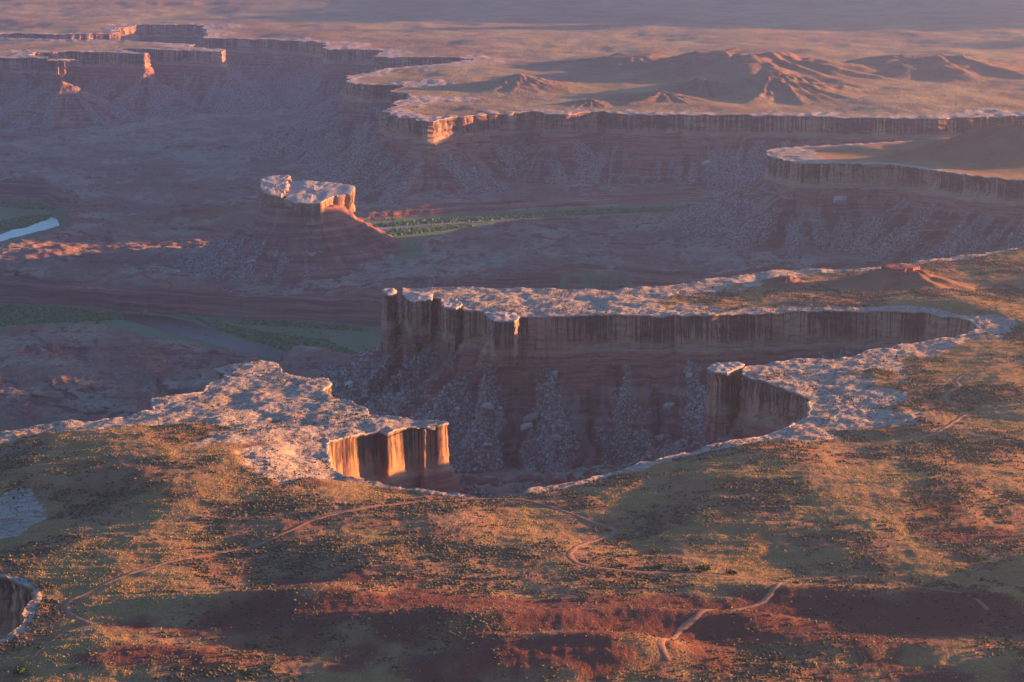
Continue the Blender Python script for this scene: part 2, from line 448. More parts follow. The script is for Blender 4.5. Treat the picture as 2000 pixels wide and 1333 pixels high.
FAR_RIM = (
    [(2700, 4560), (2500, 4780), (1700, 4760)]
    + px_list([(2000, 226), (1900, 231), (1758, 232), (1653, 232), (1582, 229), (1441, 226), (1300, 225), (1192, 223.5), (1177, 218.5), (1112, 225), (1064, 225), (1044, 218.5), (985, 222.5), (935, 226.5),
               (905, 229.5), (872, 233), (838, 237.5), (812, 233), (776, 230), (755, 225), (757, 214), (801, 189), (790, 183), (766, 179), (780, 172), (790, 166), (720, 168),
               (700, 166), (685, 164), (676, 160), (680, 152), (688, 149), (741, 140), (755, 135), (840, 128), (924, 117),
               (905, 113), (829, 113), (737, 113), (752, 98), (642, 98), (639, 86), (600, 82), (494, 77), (402, 76), (402, 64), (388, 49), (268, 49), (264, 54),
               (226, 56), (222, 66), (106, 69), (35, 66), (-40, 68), (-60, 72), (0, 74), (120, 78), (212, 79), (300, 83), (379, 88), (381, 93), (430, 97), (432, 102), (367, 101), (317, 98),
               (247, 96), (226, 97), (283, 105), (284, 107), (212, 103), (134, 102), (67, 103), (68, 108), (112, 116), (122, 119), (106, 118), (88, 114), (0, 114), (-120, 116)])
    + [(-1900, 6300), (-2600, 6100)])
FAR_CLOSE = [(-7500, 6100), (-7500, 15500), (8000, 15500), (8000, 4560)]

E_RIM = ([(2500, 4420), (1600, 4330)]
         + px_list([(2000, 279), (1811, 276), (1758, 277), (1653, 283), (1582, 286), (1519, 291), (1497, 297), (1492, 302), (1512, 309), (1554, 320), (1628, 320),
                    (1723, 321), (1769, 325), (1829, 334), (1900, 344), (2000, 353)]) + [(850, 3540), (1000, 3440)])
E_CLOSE = [(4200, 3440), (4200, 4420)]

def orient(rim, close):
    a = rim + close
    A = sum(a[i][0] * a[(i + 1) % len(a)][1] - a[(i + 1) % len(a)][0] * a[i][1] for i in range(len(a)))
    if A < 0: rim, close = rim[::-1], close[::-1]
    return rim, close          # counter-clockwise: outside is on the right-hand side

def fine_rim(rim, step, a1, l1, a2, l2, seed, blocky=0.0):
    p, s = resample(rim, step)
    p = smooth_line(p, 2)
    n = normals_of(p, False, 4)
    j = a1 * fbm(s / l1, s * 0 + 0.37, 3, seed) + a2 * fbm(s / l2, s * 0 + 7.3, 3, seed + 50)
    if blocky:
        q = np.floor(s / l2 * 0.8 + 0.6 * perlin(s / 40, s * 0, seed + 3))
        j = j + blocky * perlin(q * 3.17 + 0.4, q * 0 + 2.2, seed + 9)
    j *= np.minimum(1, np.minimum(s, s[-1] - s) / 60)
    return p + n * j[:, None], s

NEAR_RIM, NEAR_CLOSE = orient(NEAR_RIM, NEAR_CLOSE)
FAR_RIM, FAR_CLOSE = orient(FAR_RIM, FAR_CLOSE)
E_RIM, E_CLOSE = orient(E_RIM, E_CLOSE)
near_poly = NEAR_RIM + NEAR_CLOSE; far_poly = FAR_RIM + FAR_CLOSE; e_poly = E_RIM + E_CLOSE
near_fine, near_s = fine_rim(NEAR_RIM, 1.8, 2.2, 45, 0.8, 11, 3, 1.6)
far_fine, far_s = fine_rim(FAR_RIM, 6.0, 17, 120, 5, 40, 23, 6)
e_fine, e_s = fine_rim(E_RIM, 3.5, 4, 80, 1.5, 18, 43, 2)
F_near = Field(near_poly, -760, 1500, 1100, 3500, 5.0)
F_far = Field(far_poly, -2600, 2800, 4200, 9400, 14.0)
F_e = Field(e_poly, 200, 1700, 3300, 4600, 7.0)
print('rims', round(time.time() - T0, 1))

# ------------------------------------------------------------------ heights of the near plateau
def idw(x, y, pts, p=3.0):
    W = 0; R = 0
    for (a, b), v in pts:
        w = 1.0 / (((x - f4(a)) ** 2 + ((y - f4(b)) * f4(0.6)) ** 2) + 100.0) ** (p / 2)
        W = W + w; R = R + w * f4(v)
    return R / W

BAND = [(P(*q), v) for q, v in [((450, 800), 130), ((250, 835), 60), ((650, 830), 120), ((560, 900), 75), ((600, 860), 110), ((1100, 590), 220), ((900, 575), 200), ((1600, 760), 85), ((1700, 780), 95), ((1750, 830), 70), ((1620, 850), 45),
        ((1000, 965), 6), ((850, 955), 4), ((740, 940), 5), ((1150, 935), 8), ((1300, 890), 12), ((1450, 862), 16), ((1550, 608), 22), ((1700, 606), 14), ((1850, 612), 16), ((1910, 640), 32),
        ((1860, 670), 40), ((1400, 550), 60), ((1550, 530), 45), ((1700, 522), 22), ((1830, 508), 12), ((2000, 482), 8), ((30, 1180), 4), ((62, 1130), 4), ((0, 1250), 4), ((50, 1200), 4),
        ((0, 870), 40), ((150, 850), 45)]]
# mounds: pixel of the crest, height, half widths in metres (across, along the view)
MOUNDS = [((330, 935), 14, 95, 120), ((1500, 930), 8, 120, 70), ((1650, 1010), 7, 130, 70), ((830, 1010), 5, 90, 70), ((1000, 1130), 6, 110, 60),
          ((1620, 1165), 9, 75, 16), ((1880, 1190), 8, 60, 16), ((1390, 1228), 8, 60, 13), ((1650, 1262), 6, 60, 14), ((560, 1190), 11, 80, 22), ((820, 1240), 11, 90, 20),
          ((1130, 1290), 13, 80, 16), ((950, 1320), 7, 70, 14), ((1900, 960), 6, 60, 50), ((1960, 860), 8, 70, 40), ((1960, 780), 6, 60, 60), ((1830, 600), 6, 80, 60), ((60, 1010), -9, 70, 70), ((320, 1290), 7, 70, 25), ((1150, 1040), -4, 45, 50)]
MOUNDS = [(P(*q), h, a, b) for q, h, a, b in MOUNDS] + [((520, 1490), 40, 110, 75), ((420, 1330), 22, 70, 45), ((640, 1650), 16, 110, 120), ((740, 2330), 30, 110, 200), ((800, 2800), 26, 120, 160)]  # the appended mounds stand out of view, added to cast shadow across the flats
RED = [((650, 1150), 65, 22, 0.9), ((480, 1230), 110, 30, 0.9), ((900, 1210), 80, 25, 0.8), ((1250, 1225), 60, 20, 0.8), ((1650, 1200), 130, 28, 1.1), ((1900, 1060), 50, 22, 0.9), ((1840, 1010), 30, 14, 0.7),
       ((1000, 1310), 130, 22, 1.0), ((1550, 1240), 140, 24, 1.0), ((1850, 1320), 90, 18, 0.7), ((300, 1300), 60, 14, 0.6), ((1480, 885), 70, 8, 0.6), ((1600, 870), 40, 10, 0.5), ((1640, 800), 30, 9, 0.6), ((1820, 690), 50, 12, 0.5), ((450, 945), 90, 40, 0.35), ((830, 960), 90, 14, 0.5)]
RED = [(P(*q), a, b, v) for q, a, b, v in RED]

ROADS = {
    'main': ([(180, 1221), (140, 1203), (125, 1185), (140, 1170), (200, 1145), (250, 1122), (330, 1098), (430, 1080), (515, 1062), (560, 1040), (600, 1020), (660, 1002), (740, 989), (820, 981),
              (905, 976), (960, 973), (1020, 976), (1060, 986), (1120, 1006), (1175, 1026), (1212, 1037), (1180, 1050), (1130, 1065), (1110, 1084), (1127, 1103), (1200, 1114), (1300, 1120), (1400, 1125),
              (1480, 1133), (1540, 1142)], 3.7),
    'spur': ([(1543, 1141), (1500, 1170), (1440, 1190), (1380, 1213), (1320, 1238), (1290, 1254), (1286, 1268), (1305, 1279)], 3.8),
    'wash': ([(1548, 1143), (1650, 1144), (1750, 1146), (1850, 1156), (1905, 1166), (1930, 1180)], 2.2),
    'rim': ([(1640, 872), (1720, 870), (1790, 858), (1830, 848), (1860, 826), (1890, 806), (1950, 796), (2060, 792)], 3.0),
    'bench': ([(2060, 700), (1960, 713), (1885, 730), (1866, 744), (1876, 755), (1850, 768), (1842, 780), (1872, 792)], 3.0),
    'track': ([(180, 1221), (120, 1236), (90, 1262), (60, 1290)], 2.2),
}

def near_h(x, y, full=True, road_d=None):
    de = F_near(x, y)
    nb = fbm(x / 45, y / 60, 3, 5)
    band = idw(x, y, BAND)
    rock = sstep(1.15, 0.75, (de + nb * band * 0.55 - 2) / np.maximum(band, 3))
    # pale slickrock patch on the left of the flat
    cx, cy_ = P(10, 1003)
    rock = np.maximum(rock, sstep(1.25, 0.7, np.sqrt(((x - f4(cx)) / 22) ** 2 + ((y - f4(cy_)) / 48) ** 2) + nb * 0.5))
    red = np.zeros_like(x)
    for (a, b), ra, rb, v in RED:
        red = red + 1.0 * v * np.exp(-(((x - f4(a)) / ra) ** 2 + ((y - f4(b)) / (rb * 1.6)) ** 2))
    red = sstep(0.45, 0.95, red + 0.38 * fbm(x / 30, y / 40, 4, 71)) * (1 - rock)
    h = np.zeros_like(x)
    for (a, b), hh, ra, rb in MOUNDS:
        h = h + hh * np.exp(-(((x - f4(a)) / ra) ** 2 + ((y - f4(b)) / (rb * 1.3)) ** 2))
    inner = sstep(0, 45, de)
    h = h * inner
    h = h + 4.0 * fbm(x / 130, y / 160, 2, 31) * inner * (1 - 0.6 * rock)
    soft = 1.0 if road_d is None else sstep(2.0, 7.0, road_d)
    if full:
        h = h + (0.55 * fbm(x / 22, y / 30, 3, 41) * (1 - rock * 0.85) + 0.75 * fbm(x / 60, y / 15, 3, 43) * (1 - rock) + 0.22 * fbm(x / 5, y / 7, 2, 47)) * (0.25 + 0.75 * soft)
        # slickrock swells with creases, stepped like worn benches
        b1 = 1 - np.abs(fbm(x / 19, y / 24, 4, 53)) * 1.7
        b2 = 1 - np.abs(fbm(x / 5.2, y / 7, 3, 59)) * 1.6
        tt = fbm(x / 30, y / 34, 4, 63) * 3.6
        ter = np.floor(tt) + sstep(0.72, 1.0, tt - np.floor(tt))
        h = h + rock * (0.22 * b1 + 0.36 * b2 + 0.46 * ter + 0.16 * fbm(x / 2.4, y / 3.0, 2, 67) - 0.45)
    return h.astype(f4), rock.astype(f4), red.astype(f4), de

def ground_at(px, py, hf, it=6):
    z = 0.0
    for _ in range(it):
        q = P(px, py, z)
        z = float(hf(np.array([q[0]], dtype=f4), np.array([q[1]], dtype=f4))[0][0])
    return q[0], q[1], z

road_w = {}
for k, (l, w) in ROADS.items():
    road_w[k] = [ground_at(a, b, lambda x, y: near_h(x, y, False))[:2] for a, b in l]
_rd = None
for k, l in road_w.items():
    fd = Field(l, -420, 620, 1250, 2700, 4.0, closed=False)
    if _rd is None: _rd = fd
    else: _rd.d = np.minimum(_rd.d, fd.d)
road_dist = _rd
print('roads', round(time.time() - T0, 1))

# ------------------------------------------------------------------ surface sheets cut along a rim
def tvals(inner=0.235, n=640, outs=(0.3, 0.4, 0.55, 0.8, 1.2, 1.8, 2.8)):
    t = np.linspace(-inner, inner, n)
    return np.concatenate([-np.array(outs)[::-1], t, np.array(outs)]).astype(f4)

def dvals(lo, hi, s0, s1):
    d = [lo]
    while d[-1] < hi:
        k = (d[-1] - lo) / (hi - lo)
        d.append(d[-1] + s0 + (s1 - s0) * k)
    return np.array(d, dtype=f4)

def nearest_on(px, py, rim, nrm):
    out_i = np.zeros(len(px), dtype=np.int32)
    rx = rim[:, 0].astype(f4); ry = rim[:, 1].astype(f4)
    for a in range(0, len(px), 4000):
        d = (px[a:a + 4000, None] - rx[None]) ** 2 + (py[a:a + 4000, None] - ry[None]) ** 2
        out_i[a:a + 4000] = np.argmin(d, 1)
    q = rim[out_i]; n = nrm[out_i]
    side = (px - q[:, 0]) * n[:, 0] + (py - q[:, 1]) * n[:, 1]      # > 0 outside
    return q, side, out_i

def cut_sheet(D, T, field, rim, reach, inside_margin=None):
    X = D[:, None] * T[None]; Y = np.repeat(D[:, None], len(T), 1)
    sd = field(X.ravel(), Y.ravel())
    x = X.ravel().copy(); y = Y.ravel().copy()
    ins = sd > 0
    nrm = normals_of(rim, False, 3)
    c = np.where(np.abs(sd) < reach)[0]
    c = c[(x[c] > field.x0) & (x[c] < field.x0 + field.s * field.d.shape[1])]
    q, side, ii = nearest_on(x[c], y[c], rim, nrm)
    end = (ii < 2) | (ii > len(rim) - 3)
    ins[c] = np.where(end, ins[c], side < 0)
    I = ins.reshape(X.shape)
    # vertices outside but next to an inside one are moved on to the rim
    nb = I.copy()
    nb[1:] |= I[:-1]; nb[:-1] |= I[1:]
    nb2 = nb.copy(); nb2[:, 1:] |= nb[:, :-1]; nb2[:, :-1] |= nb[:, 1:]
    snap = (nb2 & ~I).ravel()
    si = np.where(snap)[0]
    if len(si):
        q, side, ii = nearest_on(x[si], y[si], rim, nrm)
        far = np.hypot(q[:, 0] - x[si], q[:, 1] - y[si]) > 60
        x[si] = np.where(far, x[si], q[:, 0]); y[si] = np.where(far, y[si], q[:, 1])
    k = I[:-1, :-1] | I[1:, :-1] | I[:-1, 1:] | I[1:, 1:]
    return x.astype(f4), y.astype(f4), grid_faces(len(D), len(T), k), X.shape

# near plateau
D = dvals(1150, 3480, 2.1, 4.8); T = tvals(0.29, 760, (0.32, 0.36, 0.42, 0.55, 0.8, 1.2, 1.8, 2.8))
x, y, F, shp = cut_sheet(D, T, F_near, near_fine, 14)
h, rock, red, de = near_h(x, y, True, road_dist(x, y))
veg = sstep(-0.15, 0.35, fbm(x / 90, y / 110, 3, 1211) + 0.35 * fbm(x / 18, y / 22, 2, 1213)) * (1 - red)
V, F, at = compact(np.stack([x, y, h], 1), F, {'rock': rock, 'red': red, 'veg': veg})
plateau = link('plateau', mesh_from('plateau', V, F, at, True, M_ground))
tag(plateau, 'near desert bench with pale slickrock rim, scrub and dirt tracks, curving round the dark bay', 'plateau', None, 'structure')
print('near top', len(F), round(time.time() - T0, 1))

# ------------------------------------------------------------------ walls under a rim
def wall(name, rim, s, top, mat, parent, levels, closed=False, nz=1.0, seed=0, lip=(6.0, 0.35), alcove=0.0, sel=None, but=3.0, blk=0.0, lipw=None):
    nrm = normals_of(rim, closed, 3); wide = normals_of(rim, closed, 12)
    if sel is not None:
        rim, s, top, nrm, wide = rim[sel], s[sel], top[sel], nrm[sel], wide[sel]
    qx, qy = P(760, 840)
    calm = 0.15 + 0.85 * (1 - np.exp(-((rim[:, 0] - qx) ** 2 + (rim[:, 1] - qy) ** 2) / 110.0 ** 2)) if len(rim) else 1
    if lipw is not None and sel is None: lk = np.clip(lipw * 1.3 - 0.2, 0, 1)
    else: lk = np.ones(len(s))
    rows = []; dep = []
    big = fbm(s / 38, s * 0 + 1.3, 3, seed); mid = fbm(s / 11, s * 0 + 4.1, 3, seed + 5)
    crk = np.maximum(0, 1 - np.abs(fbm(s / 30, s * 0 + 9.1, 2, seed + 8)) * 14)
    alc = sstep(0.05, 0.5, fbm(s / 70, s * 0 + 2.9, 2, seed + 12))
    bq = np.floor(s / (6.5 * max(1, nz)) + 2.2 * perlin(s / 30, s * 0, seed + 41))
    blo = perlin(bq * 3.17 + 0.4, bq * 0 + 2.2, seed + 43) * blk
    # lip: two rows lying on the plateau, then the drop
    lw = lip[0] if lipw is None else lip[0] * lipw[:, None]
    ci = rim - nrm * lw
    rows.append(np.column_stack([ci, top + 0.05 - 0.6])); dep.append(np.zeros(len(s)))
    ci = rim - nrm * lw * 0.45
    rows.append(np.column_stack([ci, top + lip[1] * (1 + 0.9 * fbm(s / 4.0, s * 0, 2, seed + 61))])); dep.append(np.zeros(len(s)))
    ci = rim + nrm * 0.15
    rows.append(np.column_stack([ci, top + lip[1] * 0.6])); dep.append(np.full(len(s), 0.4))
    for z, o in levels:
        k = min(1.0, z / 8.0)
        f = fbm(s / 9.0, s * 0 + z / 5.0, 3, seed + 21) * 0.9 + np.round(fbm(bq * 0.37, bq * 0 + z / 5.5, 2, seed + 33) * 2.2) * 0.75
        off = o + nz * k * (but * 0.6 * big + 0.35 * mid - 1.3 * crk * (1 if z < 34 else 0.4) + f + blo * (1 if z < 34 else 0.3))
        off = o + (off - o) * calm
        if alcove: off = off - alcove * alc * sstep(4, 11, z) * (1 - sstep(22, 29, z))
        n = nrm if z < 20 else wide
        ci = rim + n * off[:, None]
        rows.append(np.column_stack([ci, top - z])); dep.append(np.full(len(s), z))
    V = np.concatenate(rows); n = len(s)
    F = grid_faces(len(rows), n, None, closed)
    me = mesh_from(name, V, F, {'arc': np.tile(s, len(rows)), 'dep': np.concatenate(dep), 'soil': np.tile(1 - lk, len(rows))}, True, mat, 28)
    return link(name, me, parent)

def lev(h1, h2, step, foot=6.0):
    """straight wall to h1, stepped red ledges to h2"""
    r = [(0.8, 0.5), (1.8, -0.2), (3.0, -0.8)]
    z = 3.0 + step
    while z < h1:
        r.append((z, -0.8 + 0.05 * (z - 3))); z += step
    base = r[-1][1]
    r += [(h1, base + 1.0), (h1 + 1.2, base + foot * 0.5), (h1 + 2.0, base + foot * 0.6)]
    z = h1 + 4; o = base + foot * 0.6; k = 0
    while z < h2:
        o += step * (0.1 if k % 3 else 0.9); k += 1
        r.append((z, o)); z += step
    return r

nh = near_h(near_fine[:, 0].astype(f4), near_fine[:, 1].astype(f4))[0]
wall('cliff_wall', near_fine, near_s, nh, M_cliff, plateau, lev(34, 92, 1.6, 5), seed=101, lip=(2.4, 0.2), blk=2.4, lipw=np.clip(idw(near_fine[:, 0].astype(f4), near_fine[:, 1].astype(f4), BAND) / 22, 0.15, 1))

# far plateau
def far_h(x, y):
    de = F_far(x, y)
    de = np.where((y > 9300) | (np.abs(x) > 2700), 2000.0, de)
    nb = fbm(x / 160, y / 220, 3, 205)
    band = 75 + 55 * fbm(x / 500, y / 500, 2, 209)
    rock = 0.9 * sstep(1.3, 0.6, (de + nb * 95 + 20 * fbm(x / 45, y / 60, 2, 207)) / np.maximum(band, 20))
    inner = sstep(0, 150, de)
    h = (7 + 2 * sstep(6000, 7500, y)) * fbm(x / 420, y / 600, 3, 211) * inner + 1.5 * fbm(x / 70, y / 90, 3, 215) * inner
    h = h + rock * 2.2 * (1 - np.abs(fbm(x / 40, y / 70, 3, 221)) * 1.6)
    rise = np.maximum(0, y - 9300)
    h = h + 0.03 * rise + 14 * sstep(0, 1500, rise) * fbm(x / 900, y / 500, 4, 231)
    tz = h / 16.0
    h = np.where(rise > 300, 16.0 * (np.floor(tz) + sstep(0.35, 0.65, tz - np.floor(tz))), h)
    # unseen table land added beyond the right edge to shadow the far plain
    shade_scarp = sstep(2700, 3300, x - 0.1 * (y - 9000) + 260 * fbm(x / 900, y / 900, 3, 247)) * sstep(7000, 9900, y + 900 * fbm(x / 900, y / 900, 3, 249))
    h = h + 400 * shade_scarp
    red = sstep(-0.05, 0.6, fbm(x / 500, y / 1000, 3, 241)) * (1 - rock) * 0.35
    return h.astype(f4), rock.astype(f4), red.astype(f4), de

D = dvals(4520, 15000, 13, 62); T = tvals(0.235, 600, (0.25, 0.265, 0.28, 0.295, 0.31, 0.33, 0.35, 0.37, 0.4, 0.44, 0.5, 0.58))
x, y, F, shp = cut_sheet(D, T, F_far, far_fine, 40)
h, rock, red, de = far_h(x, y)
veg = sstep(-0.3, 0.4, fbm(x / 300, y / 700, 3, 251)) * 0.8
V, F, at = compact(np.stack([x, y, h], 1), F, {'rock': rock, 'red': red, 'veg': veg})
far_pl = link('far_plateau', mesh_from('far_plateau', V, F, at, True, M_fartop))
tag(far_pl, 'distant hazy plateau with pale rim and low red hills, sunlit on its right', 'plateau', None, 'structure')
fh = far_h(far_fine[:, 0].astype(f4), far_fine[:, 1].astype(f4))[0]
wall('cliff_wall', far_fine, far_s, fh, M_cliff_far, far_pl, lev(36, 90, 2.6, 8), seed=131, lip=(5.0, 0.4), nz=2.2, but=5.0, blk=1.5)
print('far top', len(F), round(time.time() - T0, 1))

# right-hand mesa
def e_h(x, y):
    de = F_e(x, y)
    de = np.where(x > 1650, 400.0, de)
    nb = fbm(x / 60, y / 80, 3, 305)
    tx, ty = P(1540, 306)
    band = 10 + 75 * np.exp(-(((x - f4(tx)) / 110) ** 2 + ((y - f4(ty)) / 330) ** 2))
    rock = sstep(1.2, 0.7, (de + nb * band * 0.5) / band)
    inner = sstep(0, 60, de)
    h = 3 * fbm(x / 160, y / 200, 3, 311) * inner + rock * 1.5 * (1 - np.abs(fbm(x / 22, y / 40, 3, 321)) * 1.6)
    h = h + 15 * np.exp(-((x - 700) / 90) ** 2 - ((y - 4120) / 45) ** 2) + 8 * np.exp(-((x - 560) / 60) ** 2 - ((y - 4085) / 40) ** 2)  # two low swells added to shade the mesa top
    return h.astype(f4), rock.astype(f4), (rock * 0).astype(f4), de

mesa = empty('mesa', (P(1560, 310)[0], P(1560, 310)[1], 0))
tag(mesa, 'shaded mesa cut by the right frame edge, banded overhanging wall above grey boulder slope', 'mesa')
D = dvals(3400, 4460, 5, 8); T = tvals(0.235, 330, (0.3, 0.4, 0.55, 0.8, 1.2))
T = T[T > 0.08]
x, y, F, shp = cut_sheet(D, T, F_e, e_fine, 18)
h, rock, red, de = e_h(x, y)
veg = sstep(-0.5, 0.2, fbm(x / 90, y / 140, 3, 351)) * 1.0
V, F, at = compact(np.stack([x, y, h], 1), F, {'rock': rock, 'red': red, 'veg': veg})
o = link('mesa_top', mesh_from('mesa_top', V, F, at, True, M_ground)); o.parent = mesa; o.matrix_parent_inverse = mesa.matrix_world.inverted()
eh = e_h(e_fine[:, 0].astype(f4), e_fine[:, 1].astype(f4))[0]
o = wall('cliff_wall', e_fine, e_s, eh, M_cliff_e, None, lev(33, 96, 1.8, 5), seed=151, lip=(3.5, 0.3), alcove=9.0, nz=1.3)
o.parent = mesa
for c in mesa.children: c.location = (-mesa.location.x, -mesa.location.y, 0); c.matrix_parent_inverse.identity()

# ------------------------------------------------------------------ canyon floor
VALLEYS = [
    [P(-250, 583, -200), P(0, 592, -200), P(150, 603, -200), P(300, 614, -200), P(480, 624, -200), P(640, 634, -200), P(740, 640, -200), P(900, 640, -200), (150, 3560), (420, 3500),
     (600, 3400), (560, 3260), (300, 3230), (60, 3200), P(760, 735, -190), P(640, 722, -195), P(545, 718, -192), P(530, 672, -146), P(470, 655, -146), P(400, 641, -146), P(330, 629, -146), P(260, 618, -146), P(215, 612, -146), P(120, 612, -146), P(60, 613, -146), P(0, 620, -146), P(-250, 628, -146)],
    [P(560, 470, -148), P(650, 449, -146), P(720, 440, -144), P(850, 428, -140), P(1000, 419, -140), P(1150, 411, -140), P(1300, 405, -140), P(1400, 403, -140), P(1560, 402, -140), P(1560, 412, -132), P(1400, 417, -126), P(1250, 421, -124),
     P(1050, 430, -124), P(930, 440, -124), P(880, 448, -126), P(836, 458, -128), P(824, 475, -130), P(836, 503, -132), P(800, 514, -138), P(740, 505, -146), P(640, 500, -150)],
    [P(-200, 400, -198), P(0, 392, -198), P(80, 396, -198), P(125, 410, -198), P(135, 428, -190), P(120, 442, -160), P(70, 458, -160), P(0, 480, -160), P(-200, 505, -160)],
    [P(1085, 538, -128), P(1130, 531, -128), P(1190, 533, -128), P(1250, 541, -128), P(1345, 547, -128), P(1300, 570, -128), P(1180, 560, -128)],
]
VZ = [-199.0, -135.0, -199.0, -129.0]

def terrace(z, step, sharp=0.3):
    t = z / step; k = np.floor(t)
    return step * (k + sstep(0.5 - sharp, 0.5 + sharp, t - k))

STREAK = {}
def floor_h(x, y, fine=True):
    dn, an, gn = seg_field(x, y, near_poly, True, True)
    df, af, gf = seg_field(x, y, far_poly, True, True)
    de_, ae, ge = seg_field(x, y, e_poly, True, True)
    bx, by = P(1000, 900, -100)
    bay = np.exp(-(((x - f4(180)) / 420) ** 2 + ((y - f4(2130)) / 330) ** 2))
    rt = sstep(-420, 60, x + 0.25 * (y - 3900)) * sstep(5600, 4900, y) * sstep(2950, 3350, y)
    bench = -160 + 58 * bay + 42 * rt * (1 - bay) + 8 * fbm(x / 260, y / 300, 3, 401) + 14 * np.exp(-(((x + 330) / 260) ** 2 + ((y - 2700) / 330) ** 2))
    bench = bench + 12 * sstep(5600, 6600, y)
    n = 6.0 * fbm(x / 85, y / 110, 4, 411)
    wash = np.abs(fbm(x / 190 + 0.4 * n / 6, y / 260, 3, 417))
    n = n - 7 * sstep(0.10, 0.0, wash)
    bench = bench + n
    vs = 5.0 + 1.6 * fbm(x / 120, y / 140, 2, 421)
    t1 = terrace((bench + 4 * fbm(x / 34, y / 44, 4, 419)) / vs, 1.0, 0.13) * vs
    bench = bench * 0.3 + t1 * 0.7
    # flat-floored valleys of the river
    green = np.zeros_like(x)
    for poly, vz in zip(VALLEYS, VZ):
        dv, _ = seg_field(x, y, poly)
        dv = dv + 7 * fbm(x / 38, y / 46, 3, 431) + 2 * fbm(x / 9, y / 12, 2, 433)
        side = vz + np.maximum(0, -dv) * (0.35 if vz > -150 else 1.9) + (0 if vz > -150 else 6) * sstep(0, 12, -dv)
        side = np.where(dv < -2, terrace(side, 7.0, 0.22), side)
        bench = np.minimum(bench, side)
        green = np.maximum(green, sstep(-3, 5, dv) * (0.55 if vz == -129.0 else 1.0))
    # talus aprons
    z = bench; rub = np.zeros_like(x); tal = np.zeros_like(x); stk = np.zeros_like(x)
    for d, a, g, sd, A0, slope in ((dn, an, gn, 1, 50, 0.62), (df, af, gf, 2, 52, 0.60), (de_, ae, ge, 3, 44, 0.60)):
        o = np.maximum(0, -d)
        wp = 9 * fbm(x / 35, y / 35, 2, 505 + sd)
        sk = fbm((a + wp * 0.6) / 7.5 + 8 * np.cos(g), o / 110 + 8 * np.sin(g), 3, 580 + sd)
        cone = fbm((a + wp) / 44 + 1.5 * np.cos(g), 1.5 * np.sin(g), 3, 500 + sd) + 0.5 * fbm((a + wp) / 15 + 4 * np.cos(g), 4 * np.sin(g), 2, 520 + sd) * sstep(0, 40, o) + 0.25 * fbm(x / 80, y / 80, 2, 525 + sd)
        A = A0 - 17 * cone
        w = 0.25 * fbm(x / 60, y / 60, 3, 540 + sd)
        zt = -A - slope * (1 + 0.25 * w) * o + 0.0006 * np.minimum(o, 180) ** 2
        zt = zt + 3.0 * fbm(x / 22, y / 26, 4, 550 + sd) * sstep(4, 25, o)
        zt = np.where(d > 0, np.minimum(zt, -25 - np.minimum(d, 30)), zt)
        gl = 1 - np.abs(fbm((a + wp) / 20 + 3 * np.cos(g), o / 160 + 3 * np.sin(g), 2, 590 + sd)) * 2.2
        zt = zt - 2.6 * np.maximum(gl, 0) * sstep(3, 30, o) * sstep(160, 60, o)
        near_c = d > -330
        # red ledges showing where the fan is thin
        led = sstep(0.1, -0.25, cone)
        tn = zt + 3.0 * fbm(x / 40, y / 40, 4, 555 + sd)
        zt = zt * (1 - 0.7 * led) + (terrace(tn / 7.5, 1.0, 0.2) * 7.5) * 0.7 * led
        zn = smax(zt, z, 5.0)
        wgt = sstep(-5, 6, zt - z)
        r = wgt * sstep(-0.12, 0.42, cone + 0.35 * fbm(x / 15, y / 18, 3, 560 + sd) + 0.40 * sk - 0.46 + 0.0125 * np.minimum(o, 70))
        rub = np.where(near_c, np.maximum(rub * (1 - wgt), r), rub)
        tal = np.where(near_c, np.maximum(tal, wgt), tal); stk = np.where(near_c, stk * (1 - wgt) + sk * wgt, stk)
        green = np.where(near_c, green * (1 - wgt), green)
        z = np.where(near_c, zn, z)
    if fine:
        z = z + 0.8 * fbm(x / 8, y / 9, 2, 571) * (1 - 0.9 * green)
    z = np.where(dn > 0, np.minimum(z, -30), z); z = np.where(df > 0, np.minimum(z, -30), z); z = np.where(de_ > 0, np.minimum(z, -26), z)
    inside = np.maximum(np.maximum(dn, df), de_)
    STREAK['v'] = stk.astype(f4)
    return z.astype(f4), rub.astype(f4), green.astype(f4), tal.astype(f4), inside

D = np.concatenate([dvals(1300, 2000, 8, 5), dvals(2004, 4700, 3.2, 4.2), dvals(4706, 9000, 6, 22)]).astype(f4)
T = tvals(0.232, 560, (0.27, 0.33, 0.42, 0.6, 0.9))
X = (D[:, None] * T[None]).astype(f4); Y = np.repeat(D[:, None], len(T), 1).astype(f4)
# skip what lies under the plateaus
coarse = np.maximum(np.maximum(F_near(X.ravel(), Y.ravel()), np.where((X.ravel() > 200) & (Y.ravel() > 3300) & (Y.ravel() < 4600), F_e(X.ravel(), Y.ravel()), -999)),
                    np.where(Y.ravel() > 4200, F_far(X.ravel(), Y.ravel()), -999)).reshape(X.shape)
keepv = coarse < 45
keep = keepv[:-1, :-1] & keepv[1:, :-1] & keepv[:-1, 1:] & keepv[1:, 1:]
F = grid_faces(len(D), len(T), keep)
V0, F, at = compact(np.stack([X.ravel(), Y.ravel()], 1), F, {})
z, rub, green, tal, ins = floor_h(V0[:, 0], V0[:, 1]); stk = STREAK['v']
flo = link('canyon_floor', mesh_from('canyon_floor', np.column_stack([V0, z]), F, {'rub': rub, 'green': green, 'tal': tal, 'stk': stk}, True, M_floor))
tag(flo, 'dark red ledgy canyon floor with talus aprons below the plateaus', 'canyon floor', None, 'structure')
print('floor', len(F), round(time.time() - T0, 1))

